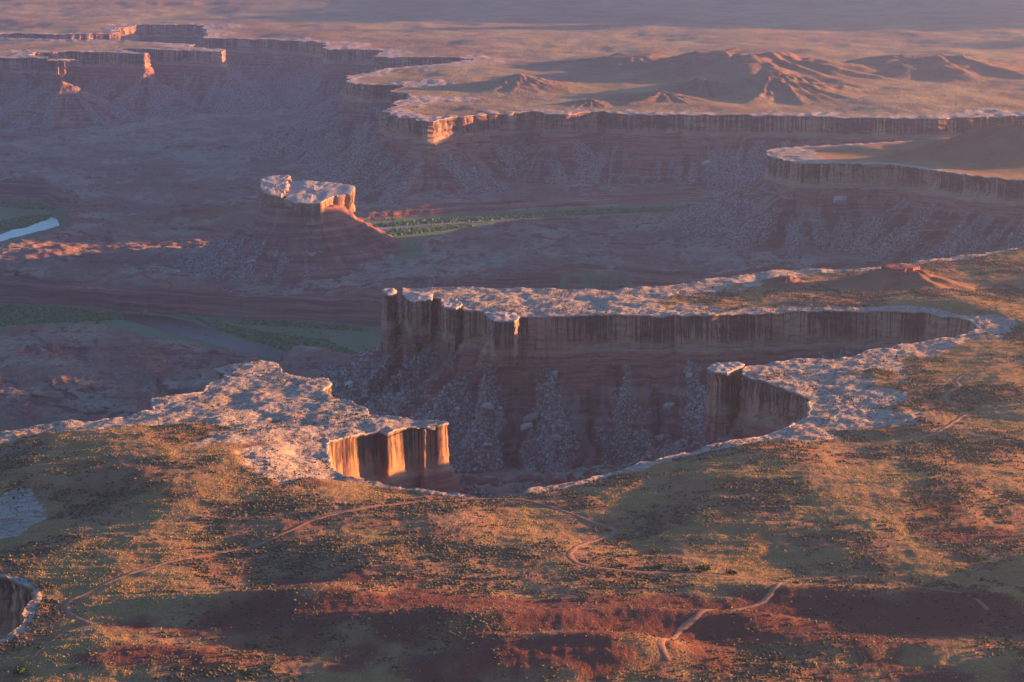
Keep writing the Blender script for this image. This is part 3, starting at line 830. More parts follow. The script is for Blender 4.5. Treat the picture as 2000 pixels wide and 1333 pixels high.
# ------------------------------------------------------------------ river
def flat_poly(name, pts, z, mat, label):
    from mathutils.geometry import tessellate_polygon
    p, _ = resample(pts, 12, True)
    p = p + 4.5 * np.column_stack([fbm(p[:, 0] / 24, p[:, 1] / 24, 3, 601), fbm(p[:, 0] / 14, p[:, 1] / 14, 2, 602)])
    tri = tessellate_polygon([[Vector((a, b, 0)) for a, b in p]])
    V = np.column_stack([p, np.full(len(p), z)])
    me = mesh_from(name, V, np.array(tri), None, False, mat)
    # keep the face normals up
    if me.polygons[0].normal.z < 0: me.flip_normals()
    return tag(link(name, me), label, 'river', 'reaches of the river', 'structure')

flat_poly('river', [P(-250, 600, -198.4), P(0, 606, -198.4), P(120, 609, -198.4), P(240, 612, -198.4), P(330, 619, -198.4), P(378, 630, -198.4), P(430, 650, -198.4), P(500, 673, -198.4), P(560, 690, -198.4),
                    P(620, 703, -198.4), P(690, 709, -198.4), P(690, 714, -198.4), P(610, 718, -198.4), P(540, 706, -198.4), P(480, 690, -198.4), P(400, 668, -198.4), P(300, 640, -198.4), P(240, 622, -198.4), P(120, 617, -198.4), P(0, 615, -198.4), P(-250, 612, -198.4)],
          -198.4, M_mud, 'dark muddy river reach between green thicket and ledges at left centre')
flat_poly('river', [P(-200, 510, -198.4), P(0, 472, -198.4), P(60, 456, -198.4), P(116, 442, -198.4), P(114, 430, -198.4), P(105, 425, -198.4), P(96, 424, -198.4), P(88, 431, -198.4), P(70, 436, -198.4), P(48, 446, -198.4), P(24, 449, -198.4), P(6, 458, -198.4), P(-200, 486, -198.4)],
          -198.4, M_water, 'bright silver river reach at the far left edge')
flat_poly('river', [P(640, 462, -134.4), P(720, 452, -134.4), P(850, 441, -134.4), P(1000, 430, -134.4), P(1000, 427, -134.4), P(850, 436, -134.4), P(720, 446, -134.4), P(640, 455, -134.4)],
          -134.4, M_water, 'narrow dim river reach right of the butte')

# ------------------------------------------------------------------ butte
bc = (P(600, 370, -50)[0], 3950.0)
bz = -50.0
butte = empty('butte', (bc[0], bc[1], -165))
tag(butte, 'lone butte with pale flat cap over a dark red cone, its right side glowing orange', 'butte')

def P_tilt(px, py):
    z = bz
    for _ in range(8):
        q = P(px, py, z); z = bz + (q[1] - bc[1]) * 0.085
    return q

def closed_fine(pts, step, a1, l1, a2, l2, seed):
    p, s = resample(pts, step, True)
    A = np.sum(p[:, 0] * np.roll(p[:, 1], -1) - np.roll(p[:, 0], -1) * p[:, 1])
    if A < 0: p = p[::-1].copy()
    n = normals_of(p, True, 3)
    th = s / s[-1] * 2 * np.pi; R = s[-1] / (2 * np.pi)
    cx, cy2 = np.cos(th) * R, np.sin(th) * R
    j = a1 * fbm(cx / l1, cy2 / l1, 3, seed) + a2 * fbm(cx / l2, cy2 / l2, 3, seed + 7)
    return p + n * j[:, None], s

def cap_block(name, pts, ztop, levels, mat, parent, step=1.6, seed=0, tilt=0.0, rings=9, bump=1.5, but=3.0, mat_top=None, a1=2.0, blk=0.0, cell=5.0):
    """a free-standing block of cliff: wall rows round a closed rim, and a domed top of shrinking rings"""
    p, s = closed_fine(pts, step, a1, 14, 0.8, 5, seed)
    c = p.mean(0)
    n = normals_of(p, True, 3)
    bq = np.floor(s / cell + 1.6 * perlin(s / 26, s * 0, seed + 41)); blo0 = perlin(bq * 3.17 + 0.4, bq * 0 + 2.2, seed + 43) * blk
    if blk: p = p + n * 0.8 * blo0[:, None]
    th = s / s[-1] * 2 * np.pi; R = s[-1] / (2 * np.pi); cx, cy2 = np.cos(th) * R, np.sin(th) * R
    rows = []; dep = []
    for k in range(rings, -1, -1):
        f = 1 - (k / (rings + 0.5)) ** 1.0
        q = c + (p - c) * f
        zz = ztop + (q[:, 1] - bc[1]) * tilt if tilt else np.full(len(q), float(ztop))
        b = bump * (1 - np.abs(fbm(q[:, 0] / 11, q[:, 1] / 19, 3, seed + 3)) * 1.7) + bump * 0.8 * (terrace(fbm(q[:, 0] / 24, q[:, 1] / 40, 2, seed + 4) * 3, 1.0, 0.2))
        rows.append(np.column_stack([q, zz + b * min(1, k / 1.5 + 0.35)])); dep.append(np.zeros(len(s)))
    top = rows[-1][:, 2]
    big = fbm(cx / 22, cy2 / 22, 3, seed + 11); mid = fbm(cx / 7, cy2 / 7, 3, seed + 13)
    crk = np.maximum(0, 1 - np.abs(fbm(cx / 12, cy2 / 12, 2, seed + 8)) * 8)
    pass
    bq = np.floor(s / cell + 0.9 * perlin(s / 23, s * 0, seed + 41)); blo = blo0 * 0.3
    for z, o in levels:
        k = min(1.0, z / 6.0)
        f = fbm(cx / 7 + z / 9, cy2 / 7, 3, seed + 21) * 0.9 + np.round(fbm(bq * 0.37, bq * 0 + z / 5.5, 2, seed + 33) * 2.2) * 0.7
        off = o + k * (but * 0.6 * big + 0.9 * mid - 2.0 * crk + f + blo)
        rows.append(np.column_stack([p + n * off[:, None], top - z])); dep.append(np.full(len(s), z))
    V = np.concatenate(rows); V[:, 0] -= parent.location.x; V[:, 1] -= parent.location.y; V[:, 2] -= parent.location.z
    F = grid_faces(len(rows), len(s), None, True)
    me = mesh_from(name, V, F, {'arc': np.tile(s, len(rows)), 'dep': np.concatenate(dep)}, True, mat, 28)
    return link(name, me, parent)

main_cap = [P_tilt(*q) for q in [(566, 352), (600, 350), (640, 353), (668, 357), (688, 361), (692, 366), (688, 377), (670, 381), (656, 383), (640, 389), (626, 397), (600, 399), (575, 398), (559, 391), (561, 370)]]
side_cap = [P_tilt(*q) for q in [(509, 353), (522, 346), (545, 342), (563, 342), (564, 352), (560, 366), (556, 384), (543, 390), (526, 386), (514, 376)]]
cap_l = [(0.8, 0.6), (2, 1.0), (4, 1.2), (7, 1.3), (10, 1.2), (13, 0.8), (16, 0.0), (18, -0.9), (20, -2.2), (22, -2.6), (23.5, -1.8), (25, -2.6), (27, -1.6), (29, -1), (33, 1)]
cap_block('cap_rock', main_cap, bz, cap_l, M_butte_cap, butte, seed=701, tilt=0.085, but=2.5, bump=0.6, blk=5.0, cell=11.0)
cap_block('cap_rock', side_cap, bz + 4, [(z * 1.0, o) for z, o in cap_l], M_butte_cap, butte, seed=721, tilt=0.085, but=2, bump=0.5, blk=4.5, cell=11.0)
# cone
nth, nr = 460, 110
th = np.linspace(0, 2 * np.pi, nth, endpoint=False)
rr = np.linspace(0.02, 1, nr) ** 0.9 * 300
R, TH = np.meshgrid(rr, th, indexing='ij')
cc = np.array(main_cap + side_cap); cmid = (cc.min(0) + cc.max(0)) / 2
ell = 1.0 / np.sqrt((np.cos(TH) / 66) ** 2 + (np.sin(TH) / 92) ** 2)
xx = cmid[0] + R * np.cos(TH); yy = cmid[1] + R * np.sin(TH)
o = R - ell
gul = fbm(np.cos(TH) * 5, np.sin(TH) * 5, 4, 741)
zc = -66 - 19 * sstep(-3, 13, o) - 0.66 * np.maximum(o, 0) + 0.00075 * np.maximum(o, 0) ** 2 - 5 * gul * sstep(0, 40, o) * sstep(230, 90, o) + 1.2 * fbm(xx / 10, yy / 10, 3, 743)
wob = sstep(0.1, -0.2, np.cos(TH - math.radians(205)))
TW = TH + 0.25 * fbm(xx / 45, yy / 45, 3, 752)
rdg = np.maximum(0, 1 - np.abs(fbm(np.cos(TW) * 6 + xx / 200, np.sin(TW) * 6, 2, 745)) * 2.4)
zc = zc - 3 * rdg * sstep(2, 22, o) * sstep(150, 50, o)
zc = zc * 0.62 + terrace((zc + 3 * fbm(xx / 25, yy / 25, 3, 746)) / 7.0, 1.0, 0.2) * 7.0 * 0.38
zf, _, _, _, _ = floor_h(xx.ravel().astype(f4), yy.ravel().astype(f4), True)
zf = zf.reshape(xx.shape)
zc = np.where(R > 292, zf - 3, np.maximum(zc, zf - 1.5))
strk = fbm(np.cos(TH) * 11 + xx / 130, np.sin(TH) * 11, 3, 747)
rubm = sstep(0.2, 0.8, np.cos(TH - math.radians(208)) * 0.95 + 0.45 * strk + 0.4 * fbm(xx / 30, yy / 30, 3, 749) - 0.1) * sstep(5, 80, o + 25 * strk)
V = np.column_stack([xx.ravel() - bc[0], yy.ravel() - bc[1], zc.ravel() + 165])
cone = link('talus_slope', mesh_from('talus_slope', V, grid_faces(nr, nth, None, True), {'rub': rubm.ravel(), 'green': rubm.ravel() * 0, 'tal': np.ones(rubm.size), 'stk': 0.25 * strk.ravel() + 0.3 * fbm(xx / 28, yy / 28, 3, 751).ravel()}, True, M_floor), butte)

# ------------------------------------------------------------------ rock pillars
def pillar(px_pts, ztop, levels, label, seed, but=2.0):
    pts = [P(a, b, ztop) for a, b in px_pts]
    c = np.mean(pts, 0)
    e = empty('rock_pillar', (c[0], c[1], ztop - 90))
    tag(e, label, 'rock pillar', 'rock pillars split from the rim')
    cap_block('cap_rock', pts, ztop, [l for l in levels if l[0] <= 6.0], M_cliff, e, 1.0, seed, 0, 6, 0.9, but, a1=1.0)
    p2 = [(c[0] + (a - c[0]) * 0.96, c[1] + (b - c[1]) * 0.96) for a, b in pts]
    cap_block('column', p2, ztop - 2.0, [(max(0.5, l[0] - 2.0), l[1]) for l in levels if l[0] > 3.0], M_cliff, e, 1.0, seed + 2, 0, 2, 0.1, but, a1=1.2, blk=1.6, cell=5.0)
    return e
pil_l = [(0.6, 0.6), (1.6, 0.7), (3, -0.2)] + [(z, -0.4 + 0.03 * z) for z in range(5, 52, 2)] + [(54, 2.5), (58, 2.8), (64, 3.2), (72, 4), (84, 6), (96, 9)]
pillar([(1380, 719), (1390, 712), (1404, 708), (1440, 708), (1455, 711), (1449, 717), (1432, 722), (1420, 728), (1398, 727)], 1.0, pil_l, 'detached red rock pillar with pale cap at the bay corner on the right', 801)
pillar([(747, 566), (755, 563), (768, 563), (774, 567), (770, 573), (757, 574), (748, 571)], 2.0, pil_l, 'small split pillar at the left tip of the middle plateau', 821, 1.5)

but_l = [(0.6, 0.4), (1.6, 0.5), (3, 0.2)] + [(z, 0.2 - 0.0016 * (z - 4) ** 2) for z in range(5, 46, 2)]
for i, l in enumerate([[(786, 575), (800, 569), (846, 571), (842, 586), (802, 588)], [(862, 585), (884, 580), (903, 594), (890, 603), (866, 600)], [(954, 618), (962, 611), (1004, 612), (1016, 619), (1006, 628), (966, 627)]]):
    cap_block('buttress', [P(a, b, 0.5) for a, b in l], 0.8, but_l, M_cliff, plateau, 1.1, 840 + 10 * i, 0, 6, 0.6, 1.2, a1=0.7, blk=1.6, cell=9.0)

# ------------------------------------------------------------------ hills and knolls
def hill(name, px, py, hgt, hw_l, hw_r, dep_, ground, label, cat, group, mat, seed, kind=None, flat=0.0, rug=0.35, n=90, gul=10.0, capm=None, elong=0.0):
    cx, cy2, cz = ground_at(px, py, ground)
    e = empty(name, (cx, cy2, cz)) if capm else None
    th = np.linspace(0, 2 * np.pi, n, endpoint=False); r = np.linspace(0.0, 1.25, n // 2)
    Rr, Th = np.meshgrid(r, th, indexing='ij')
    wx = np.where(np.cos(Th) < 0, hw_l, hw_r)
    lx = Rr * np.cos(Th) * wx; ly = Rr * np.sin(Th) * dep_
    g = fbm(np.cos(Th) * 2.4 + Rr * 0.5, np.sin(Th) * 2.4, 4, seed)
    rd = Rr * (1 + rug * g)
    prof = np.where(rd < flat, 1.0, np.clip(1 - (rd - flat) / (1 - flat), 0, 1) ** 1.5)
    zz = hgt * prof + hgt * 0.14 * fbm(lx / (hw_l * 0.18), ly / (dep_ * 0.18), 3, seed + 4) * prof * sstep(0, 0.25, Rr) * 1.2
    zz = zz - hgt * 0.06 * np.abs(fbm(np.cos(Th) * gul / 2, np.sin(Th) * gul / 2, 2, seed + 9)) * sstep(0.2, 0.5, Rr) * prof ** 0.5
    X = (cx + lx).ravel().astype(f4); Y = (cy2 + ly).ravel().astype(f4)
    base = ground(X, Y)[0].reshape(lx.shape)
    Z = base + zz + np.where(prof > 0.001, 0.25, -0.6 - 2.0 * sstep(1.0, 1.2, Rr)) 
    V = np.column_stack([lx.ravel(), ly.ravel(), (Z - cz).ravel()])
    at = {'rock': np.zeros(lx.size), 'red': 0.2 * sstep(0, 0.05, prof.ravel()) + (prof.ravel() ** 0.5) * 0.35, 'veg': 0.35 * (1 - prof.ravel())}
    F = grid_faces(len(r), n, None, True)
    if e is None:
        o = link(name, mesh_from(name, V, F, at, True, mat), None, (cx, cy2, cz))
        return tag(o, label, cat, group, kind)
    tag(e, label, cat, group, kind)
    link('slope', mesh_from('slope', V, F, at, True, mat), e)
    ang = np.linspace(0, 2 * np.pi, 26, endpoint=False)
    rx = capm[0]; ry = capm[1]
    k = 1 + 0.22 * perlin(np.cos(ang) * 1.7, np.sin(ang) * 1.7, seed + 5)
    pts = [(cx + a * rx * kk, cy2 + b * ry * kk) for a, b, kk in zip(np.cos(ang), np.sin(ang), k)]
    zt = cz + hgt + capm[2] * 0.55
    cap_block('cap_rock', pts, zt, [(0.3, 0.3), (capm[2] * 0.25, 0.1), (capm[2] * 0.5, -0.3), (capm[2] * 0.75, 0.2), (capm[2], 0.1), (capm[2] * 1.6, 0.8)], M_red_cap, e, max(0.5, rx / 22), seed + 6, 0, 5, 0.4, 0.9, a1=rx * 0.05)
    return e

HL = 'hills on the far plateau'
fhf = lambda x, y: far_h(x, y)
hill('hill', 1015, 166, 24, 105, 130, 210, fhf, 'small dark cone hill alone on the far plateau', 'hill', HL, M_fartop, 901, 'structure', 0.0, 0.2)
hill('hill', 1440, 146, 50, 300, 420, 420, fhf, 'broad flat-topped red ridge, largest on the far plateau', 'hill', HL, M_fartop, 911, 'structure', 0.25, 0.28, 150)
hill('hill', 1505, 180, 43, 150, 210, 330, fhf, 'tall pointed red hill with gullied sunlit flanks before the broad ridge', 'hill', HL, M_fartop, 924, 'structure', 0.10, 0.24, 150)
hill('hill', 1375, 180, 26, 110, 100, 200, fhf, 'red hill left of the tall pointed hill with lit right flank', 'hill', HL, M_fartop, 931, 'structure', 0.1, 0.4, 110)
hill('hill', 1290, 194, 17, 150, 90, 150, fhf, 'low dark hill nearest the far pale rim', 'hill', HL, M_fartop, 941, 'structure')
hill('hill', 1800, 140, 36, 330, 420, 330, fhf, 'long dark ridge at the right of the far plateau', 'hill', HL, M_fartop, 951, 'structure', 0.2, 0.35, 130)
hill('hill', 1152, 204, 11, 40, 50, 100, fhf, 'tiny orange sunlit cone by the far pale rim', 'hill', HL, M_fartop, 961, 'structure')
hill('hill', 1230, 130, 26, 260, 260, 300, fhf, 'low swell left of the broad flat-topped ridge', 'hill', HL, M_fartop, 971, 'structure', 0.2)
ehf = lambda x, y: e_h(x, y)
hill('hill', 2120, 312, 78, 330, 300, 110, ehf, 'dark hill rising out of frame on the right mesa', 'hill', None, M_ground, 981, 'structure', 0.1, 0.3, 150)
nhf = lambda x, y: near_h(x, y, False)
KN = 'red knolls with rocky caps'
hill('knoll', 1757, 556, 17, 85, 80, 62, nhf, 'larger red knoll with ledge cap beside the pale rim on the right', 'knoll', KN, M_ground, 1001, None, 0.2, 0.16, 120, 5, (20, 17, 4.0))
hill('knoll', 1535, 556, 8, 26, 32, 40, nhf, 'smaller red knoll on the middle plateau left of the larger one', 'knoll', KN, M_ground, 1011, None, 0.15, 0.2, 90, 5, (5, 5, 1.6))
hill('knoll', 382, 424, 11, 80, 95, 80, lambda x, y: floor_h(x, y), 'low red knoll on the canyon floor left of the butte', 'knoll', KN, M_ground, 1021, None, 0.2, 0.4, 100, 10, (22, 20, 8.0))
print('hills', round(time.time() - T0, 1))

# ------------------------------------------------------------------ dirt roads
RL = {'main': 'long winding pale dirt track crossing the near flat', 'spur': 'red dirt track curving down from the fork between dark mounds', 'wash': 'faint dirt track along the shadowed wash at lower right',
      'rim': 'dirt track along the slickrock edge at right centre', 'bench': 'curling dirt track on the upper right bench', 'track': 'short faint track at lower left'}
for k, l in road_w.items():
    w = ROADS[k][1]
    p, s = resample(l, 2.0); p = smooth_line(p, 30)
    n = normals_of(p, False, 6)
    rows = []
    for q in (-0.5, -0.2, 0.2, 0.5):
        ww = w * (1 + 0.5 * fbm(s / 11, s * 0 + q * 9, 3, 1101))
        c = p + n * (ww * q)[:, None]
        zz = near_h(c[:, 0].astype(f4), c[:, 1].astype(f4), True, road_dist(c[:, 0].astype(f4), c[:, 1].astype(f4)))[0]
        rows.append(np.column_stack([c, zz + (0.32 if abs(q) < 0.3 else 0.10)]))
    V = np.concatenate(rows)
    o = link('dirt_road', mesh_from('dirt_road', V, grid_faces(4, len(s)), None, True, M_road))
    tag(o, RL[k], 'dirt road', 'dirt tracks on the near plateau', 'structure')

# ------------------------------------------------------------------ scattered stuff (instanced on points)
def scatter(name, pts, scl, rot, mat, subdiv, rough, label, cat, shade=False):
    me = bpy.data.meshes.new(name)
    n = len(pts)
    me.vertices.add(n); me.vertices.foreach_set('co', np.ascontiguousarray(pts, dtype=f4).ravel())
    for nm, a in (('scl', scl), ('rot', rot)):
        at = me.attributes.new(nm, 'FLOAT_VECTOR', 'POINT'); at.data.foreach_set('vector', np.ascontiguousarray(a, dtype=f4).ravel())
    me.materials.append(mat)
    o = link(name, me)
    ng = bpy.data.node_groups.new(name, 'GeometryNodeTree')
    ng.interface.new_socket('Geometry', in_out='INPUT', socket_type='NodeSocketGeometry')
    ng.interface.new_socket('Geometry', in_out='OUTPUT', socket_type='NodeSocketGeometry')
    N = ng.nodes; L = ng.links
    gi = N.new('NodeGroupInput'); go = N.new('NodeGroupOutput')
    ico = N.new('GeometryNodeMeshIcoSphere'); ico.inputs['Radius'].default_value = 0.5; ico.inputs['Subdivisions'].default_value = subdiv
    ns = N.new('ShaderNodeTexNoise'); ns.inputs['Scale'].default_value = 2.3; ns.inputs['Detail'].default_value = 2
    ps = N.new('GeometryNodeInputPosition'); L.new(ps.outputs[0], ns.inputs['Vector'])
    sub = N.new('ShaderNodeMath'); sub.operation = 'MULTIPLY_ADD'; L.new(ns.outputs[0], sub.inputs[0]); sub.inputs[1].default_value = rough * 2; sub.inputs[2].default_value = 1 - rough
    sc = N.new('ShaderNodeVectorMath'); sc.operation = 'SCALE'; L.new(ps.outputs[0], sc.inputs[0]); L.new(sub.outputs[0], sc.inputs['Scale'])
    sp = N.new('GeometryNodeSetPosition'); L.new(ico.outputs['Mesh'], sp.inputs['Geometry']); L.new(sc.outputs[0], sp.inputs['Position'])
    ss = N.new('GeometryNodeSetShadeSmooth'); L.new(sp.outputs[0], ss.inputs['Geometry']); ss.inputs['Shade Smooth'].default_value = shade
    sm = N.new('GeometryNodeSetMaterial'); L.new(ss.outputs[0], sm.inputs['Geometry']); sm.inputs['Material'].default_value = mat
    a1 = N.new('GeometryNodeInputNamedAttribute'); a1.data_type = 'FLOAT_VECTOR'; a1.inputs['Name'].default_value = 'scl'
    a2 = N.new('GeometryNodeInputNamedAttribute'); a2.data_type = 'FLOAT_VECTOR'; a2.inputs['Name'].default_value = 'rot'
    er = N.new('FunctionNodeEulerToRotation'); L.new(a2.outputs['Attribute'], er.inputs[0])
    ip = N.new('GeometryNodeInstanceOnPoints')
    L.new(gi.outputs[0], ip.inputs['Points']); L.new(sm.outputs[0], ip.inputs['Instance']); L.new(er.outputs[0], ip.inputs['Rotation']); L.new(a1.outputs['Attribute'], ip.inputs['Scale'])
    L.new(ip.outputs[0], go.inputs[0])
    md = o.modifiers.new('scatter', 'NODES'); md.node_group = ng
    return tag(o, label, cat, None, 'stuff')

def trap(n, d0, d1, t=0.225):
    """points spread evenly over the ground between two distances"""
    d = np.sqrt(rng.random(n) * (d1 * d1 - d0 * d0) + d0 * d0)
    return (d * (rng.random(n) * 2 - 1) * t).astype(f4), d.astype(f4)

# sagebrush and dry grass on the near plateau
x, y = trap(2150000, 1210, 2950, 0.285)
de = F_near(x, y); k = de > 3
x, y = x[k], y[k]
h, rock, red, de = near_h(x, y, True, road_dist(x, y))
rd = road_dist(x, y)
dens = np.clip(0.42 + 0.75 * fbm(x / 50, y / 60, 3, 1201) + 0.8 * fbm(x / 12, y / 15, 3, 1203), 0.04, 1) * (1 - 0.82 * rock) * (1 - 0.8 * red)
u = rng.random(len(x))
k = (u < dens * 0.75) & (rd > 3.2)
kind = fbm(x / 90, y / 110, 3, 1211) + 0.35 * fbm(x / 18, y / 22, 2, 1213) + 0.35 * (rng.random(len(x)) - 0.5)
for nm, sel, mat, s0, s1, hr, lab, ct in (('sagebrush', k & (kind < 0.08), M_sage, 0.55, 2.1, 0.75, 'grey green sagebrush dotted over the near flats', 'scrub'),
                                       ('dry_grass', k & (kind >= 0.08), M_grass, 0.4, 1.0, 0.85, 'golden dry grass tufts catching the low sun on the near flats', 'grass')):
    n = int(sel.sum())
    sz = s0 + (s1 - s0) * rng.random(n) ** 3
    scl = np.column_stack([sz * (0.8 + 0.5 * rng.random(n)), sz * (0.8 + 0.5 * rng.random(n)), sz * hr * (0.7 + 0.5 * rng.random(n))])
    rot = np.column_stack([rng.random(n) * 0.3, rng.random(n) * 0.3, rng.random(n) * 6.28])
    scatter(nm, np.column_stack([x[sel], y[sel], h[sel] + scl[:, 2] * 0.25]), scl, rot, mat, 1, 0.5, lab, ct)
    print(nm, n)

# tamarisk thickets along the river
def in_poly(x, y, pts): return seg_field(x, y, pts)[0] > 0
TH_POLYS = [([(376, 619), (420, 630), (500, 645), (580, 655), (640, 665), (700, 690), (700, 700), (640, 700), (560, 684), (500, 665), (430, 643)], 1.0),
            ([(-40, 592), (60, 598), (160, 603), (235, 611), (240, 622), (100, 628), (-40, 640)], 0.8),
            ([(470, 624), (600, 630), (720, 640), (720, 646), (600, 638), (480, 632)], 0.5),
            ([(660, 447), (720, 440), (850, 428), (1000, 419), (1150, 411), (1300, 405), (1400, 403), (1400, 409), (1250, 414), (1000, 427), (850, 436), (720, 446)], 0.9),
            ([(745, 450), (850, 445), (920, 438), (925, 441), (860, 450), (760, 462)], 0.8), ([(-60, 440), (0, 450), (50, 441), (95, 426), (100, 418), (60, 420), (0, 432), (-60, 430)], 0.8),
            ([(0, 395), (80, 398), (110, 408), (60, 408), (0, 402)], 0.7), ([(1150, 548), (1250, 546), (1320, 550), (1250, 556), (1150, 556)], 0.5)]
PX, PY, PS = [], [], []
for l, dn_ in TH_POLYS:
    tz = -134 if 640 < l[0][0] < 760 else (-128 if l[0][0] > 1000 else -197)
    pts = [P(a, b, tz) for a, b in l]
    q = np.array(pts)
    (x0, y0), (x1, y1) = q.min(0), q.max(0)
    n = int((x1 - x0) * (y1 - y0) / 7 * dn_)
    x = (x0 + rng.random(n) * (x1 - x0)).astype(f4); y = (y0 + rng.random(n) * (y1 - y0)).astype(f4)
    k = in_poly(x, y, pts) & (rng.random(n) < 0.85 + 0.6 * fbm(x / 22, y / 30, 2, 1231))
    PX.append(x[k]); PY.append(y[k])
# stray bushes over the green flats
for poly in VALLEYS[:2]:
    q = np.array(poly); (x0, y0), (x1, y1) = q.min(0), q.max(0)
    n = 900
    x = (x0 + rng.random(n) * (x1 - x0)).astype(f4); y = (y0 + rng.random(n) * (y1 - y0)).astype(f4)
    k = in_poly(x, y, poly) & (fbm(x / 60, y / 60, 3, 1237) > 0.05)
    PX.append(x[k]); PY.append(y[k])
x = np.concatenate(PX); y = np.concatenate(PY); n = len(x)
z = floor_h(x, y, False)[0]
sz = 2.2 + 3.6 * rng.random(n) ** 2
scl = np.column_stack([sz, sz, sz * (0.75 + 0.4 * rng.random(n))]); rot = np.column_stack([rng.random(n) * 0.4, rng.random(n) * 0.4, rng.random(n) * 6.28])
k = (z < -165) | ((x > -330) & (z < -122))
scatter('thicket', np.column_stack([x, y, z + sz * 0.25])[k], scl[k], rot[k], M_tamarisk, 2, 0.55, 'dense green tamarisk thickets lining the river banks', 'thicket')
print('thicket', n)

# rubble on the talus fans
def cone_z(x, y):
    """height and rubble share on the butte's cone, by bilinear lookup in polar form"""
    dx = x - cmid[0]; dy = y - cmid[1]
    r = np.hypot(dx, dy); t = np.arctan2(dy, dx) % (2 * np.pi)
    ri = np.clip(np.searchsorted(rr, r), 1, nr - 1); ti = (t / (2 * np.pi) * nth).astype(int) % nth
    f = np.clip((r - rr[ri - 1]) / (rr[ri] - rr[ri - 1]), 0, 1)
    return zc[ri - 1, ti] * (1 - f) + zc[ri, ti] * f, rubm[ri, ti], r

pts_all = []
x, y = trap(620000, 1950, 5900, 0.215)
cs = np.maximum(np.maximum(F_near(x, y), np.where((x > 200) & (y > 3300) & (y < 4600), F_e(x, y), -999)), np.where(y > 4250, F_far(x, y), -999))
k = (cs < -3) & (cs > -190)
x, y = x[k], y[k]
z, rub, green, tal, ins = floor_h(x, y)
k = rng.random(len(x)) < (sstep(0.1, 0.8, rub) * 0.85 + tal * 0.04) * np.where(y > 3200, 0.32, 1.0) * np.clip(0.7 + 0.9 * fbm(x / 20, y / 24, 3, 1249), 0.1, 1)
x, y, z, rub = x[k], y[k], z[k], rub[k]
xb = (cmid[0] + (rng.random(16000) - 0.5) * 560).astype(f4); yb = (cmid[1] + (rng.random(16000) - 0.5) * 560).astype(f4)
zb, rb, rad = cone_z(xb, yb)
kb = (rng.random(len(xb)) < rb * 0.75) & (rad > 85) & (rad < 285)
sel_rub = np.column_stack([np.concatenate([x, xb[kb]]), np.concatenate([y, yb[kb]]), np.concatenate([z, zb[kb]])])
n = len(sel_rub)
sz = 0.8 + 4.4 * rng.random(n) ** 7
sz *= 1 + (sel_rub[:, 1] > 4300) * 0.3
scl = np.column_stack([sz * (0.8 + 0.8 * rng.random(n)), sz * (0.8 + 0.8 * rng.random(n)), sz * (0.5 + 0.5 * rng.random(n))])
rot = np.column_stack([(rng.random(n) - 0.5) * 1.2, (rng.random(n) - 0.5) * 1.2, rng.random(n) * 6.28])
scatter('rubble', sel_rub + np.column_stack([np.zeros(n), np.zeros(n), sz * 0.12]), scl, rot, M_rubble, 1, 0.45, 'grey broken stone covering the talus fans below the cliffs', 'rubble')
print('rubble', n, round(time.time() - T0, 1))

# ------------------------------------------------------------------ boulders: single blocks
def boulder_mesh(seed):
    r = np.random.default_rng(seed)
    import bmesh
    bm = bmesh.new()
    bmesh.ops.create_cube(bm, size=1.0)
    bmesh.ops.subdivide_edges(bm, edges=bm.edges[:], cuts=2, use_grid_fill=True)
    cut = [(Vector(r.normal(size=3)).normalized(), 0.40 + 0.2 * r.random()) for _ in range(9)]
    for v in bm.verts:
        c = v.co
        c *= 1 - 0.22 * max(0, c.length - 0.5)
        for nn, dd in cut:
            t = c.dot(nn) - dd
            if t > 0: c -= nn * t
        v.co = c + Vector(r.normal(size=3)) * 0.022
    me = bpy.data.meshes.new('boulder'); bm.to_mesh(me); bm.free()
    me.materials.append(M_boulder)
    return me
BM = [boulder_mesh(1300 + i) for i in range(7)]
bcount = 0
def boulder(x, y, z, sx, sy, sz, label, group, rz=None):
    global bcount
    o = bpy.data.objects.new('boulder', BM[bcount % 7]); COL.objects.link(o)
    o.location = (x, y, z); o.scale = (sx, sy, sz)
    o.rotation_euler = (random.uniform(-0.35, 0.35), random.uniform(-0.35, 0.35), random.uniform(0, 6.28) if rz is None else rz)
    tag(o, label, 'boulder', group); bcount += 1
    return o

def floor_at(px, py):
    z = -120.0
    # march down the ray until it meets the floor
    d = ray(px, py)
    ts = np.arange(1900, 6500, 2.5)
    xs = (d[0] * ts).astype(f4); ys = (d[1] * ts).astype(f4); zs = CAM_H + d[2] * ts
    k = (zs < -20) & (zs > -206)
    if not k.any(): return None
    zf = floor_h(xs[k], ys[k])[0]
    q = np.where(zs[k] <= zf)[0]
    if not len(q): return None
    i = q[0]
    return float(xs[k][i]), float(ys[k][i]), float(zf[i])

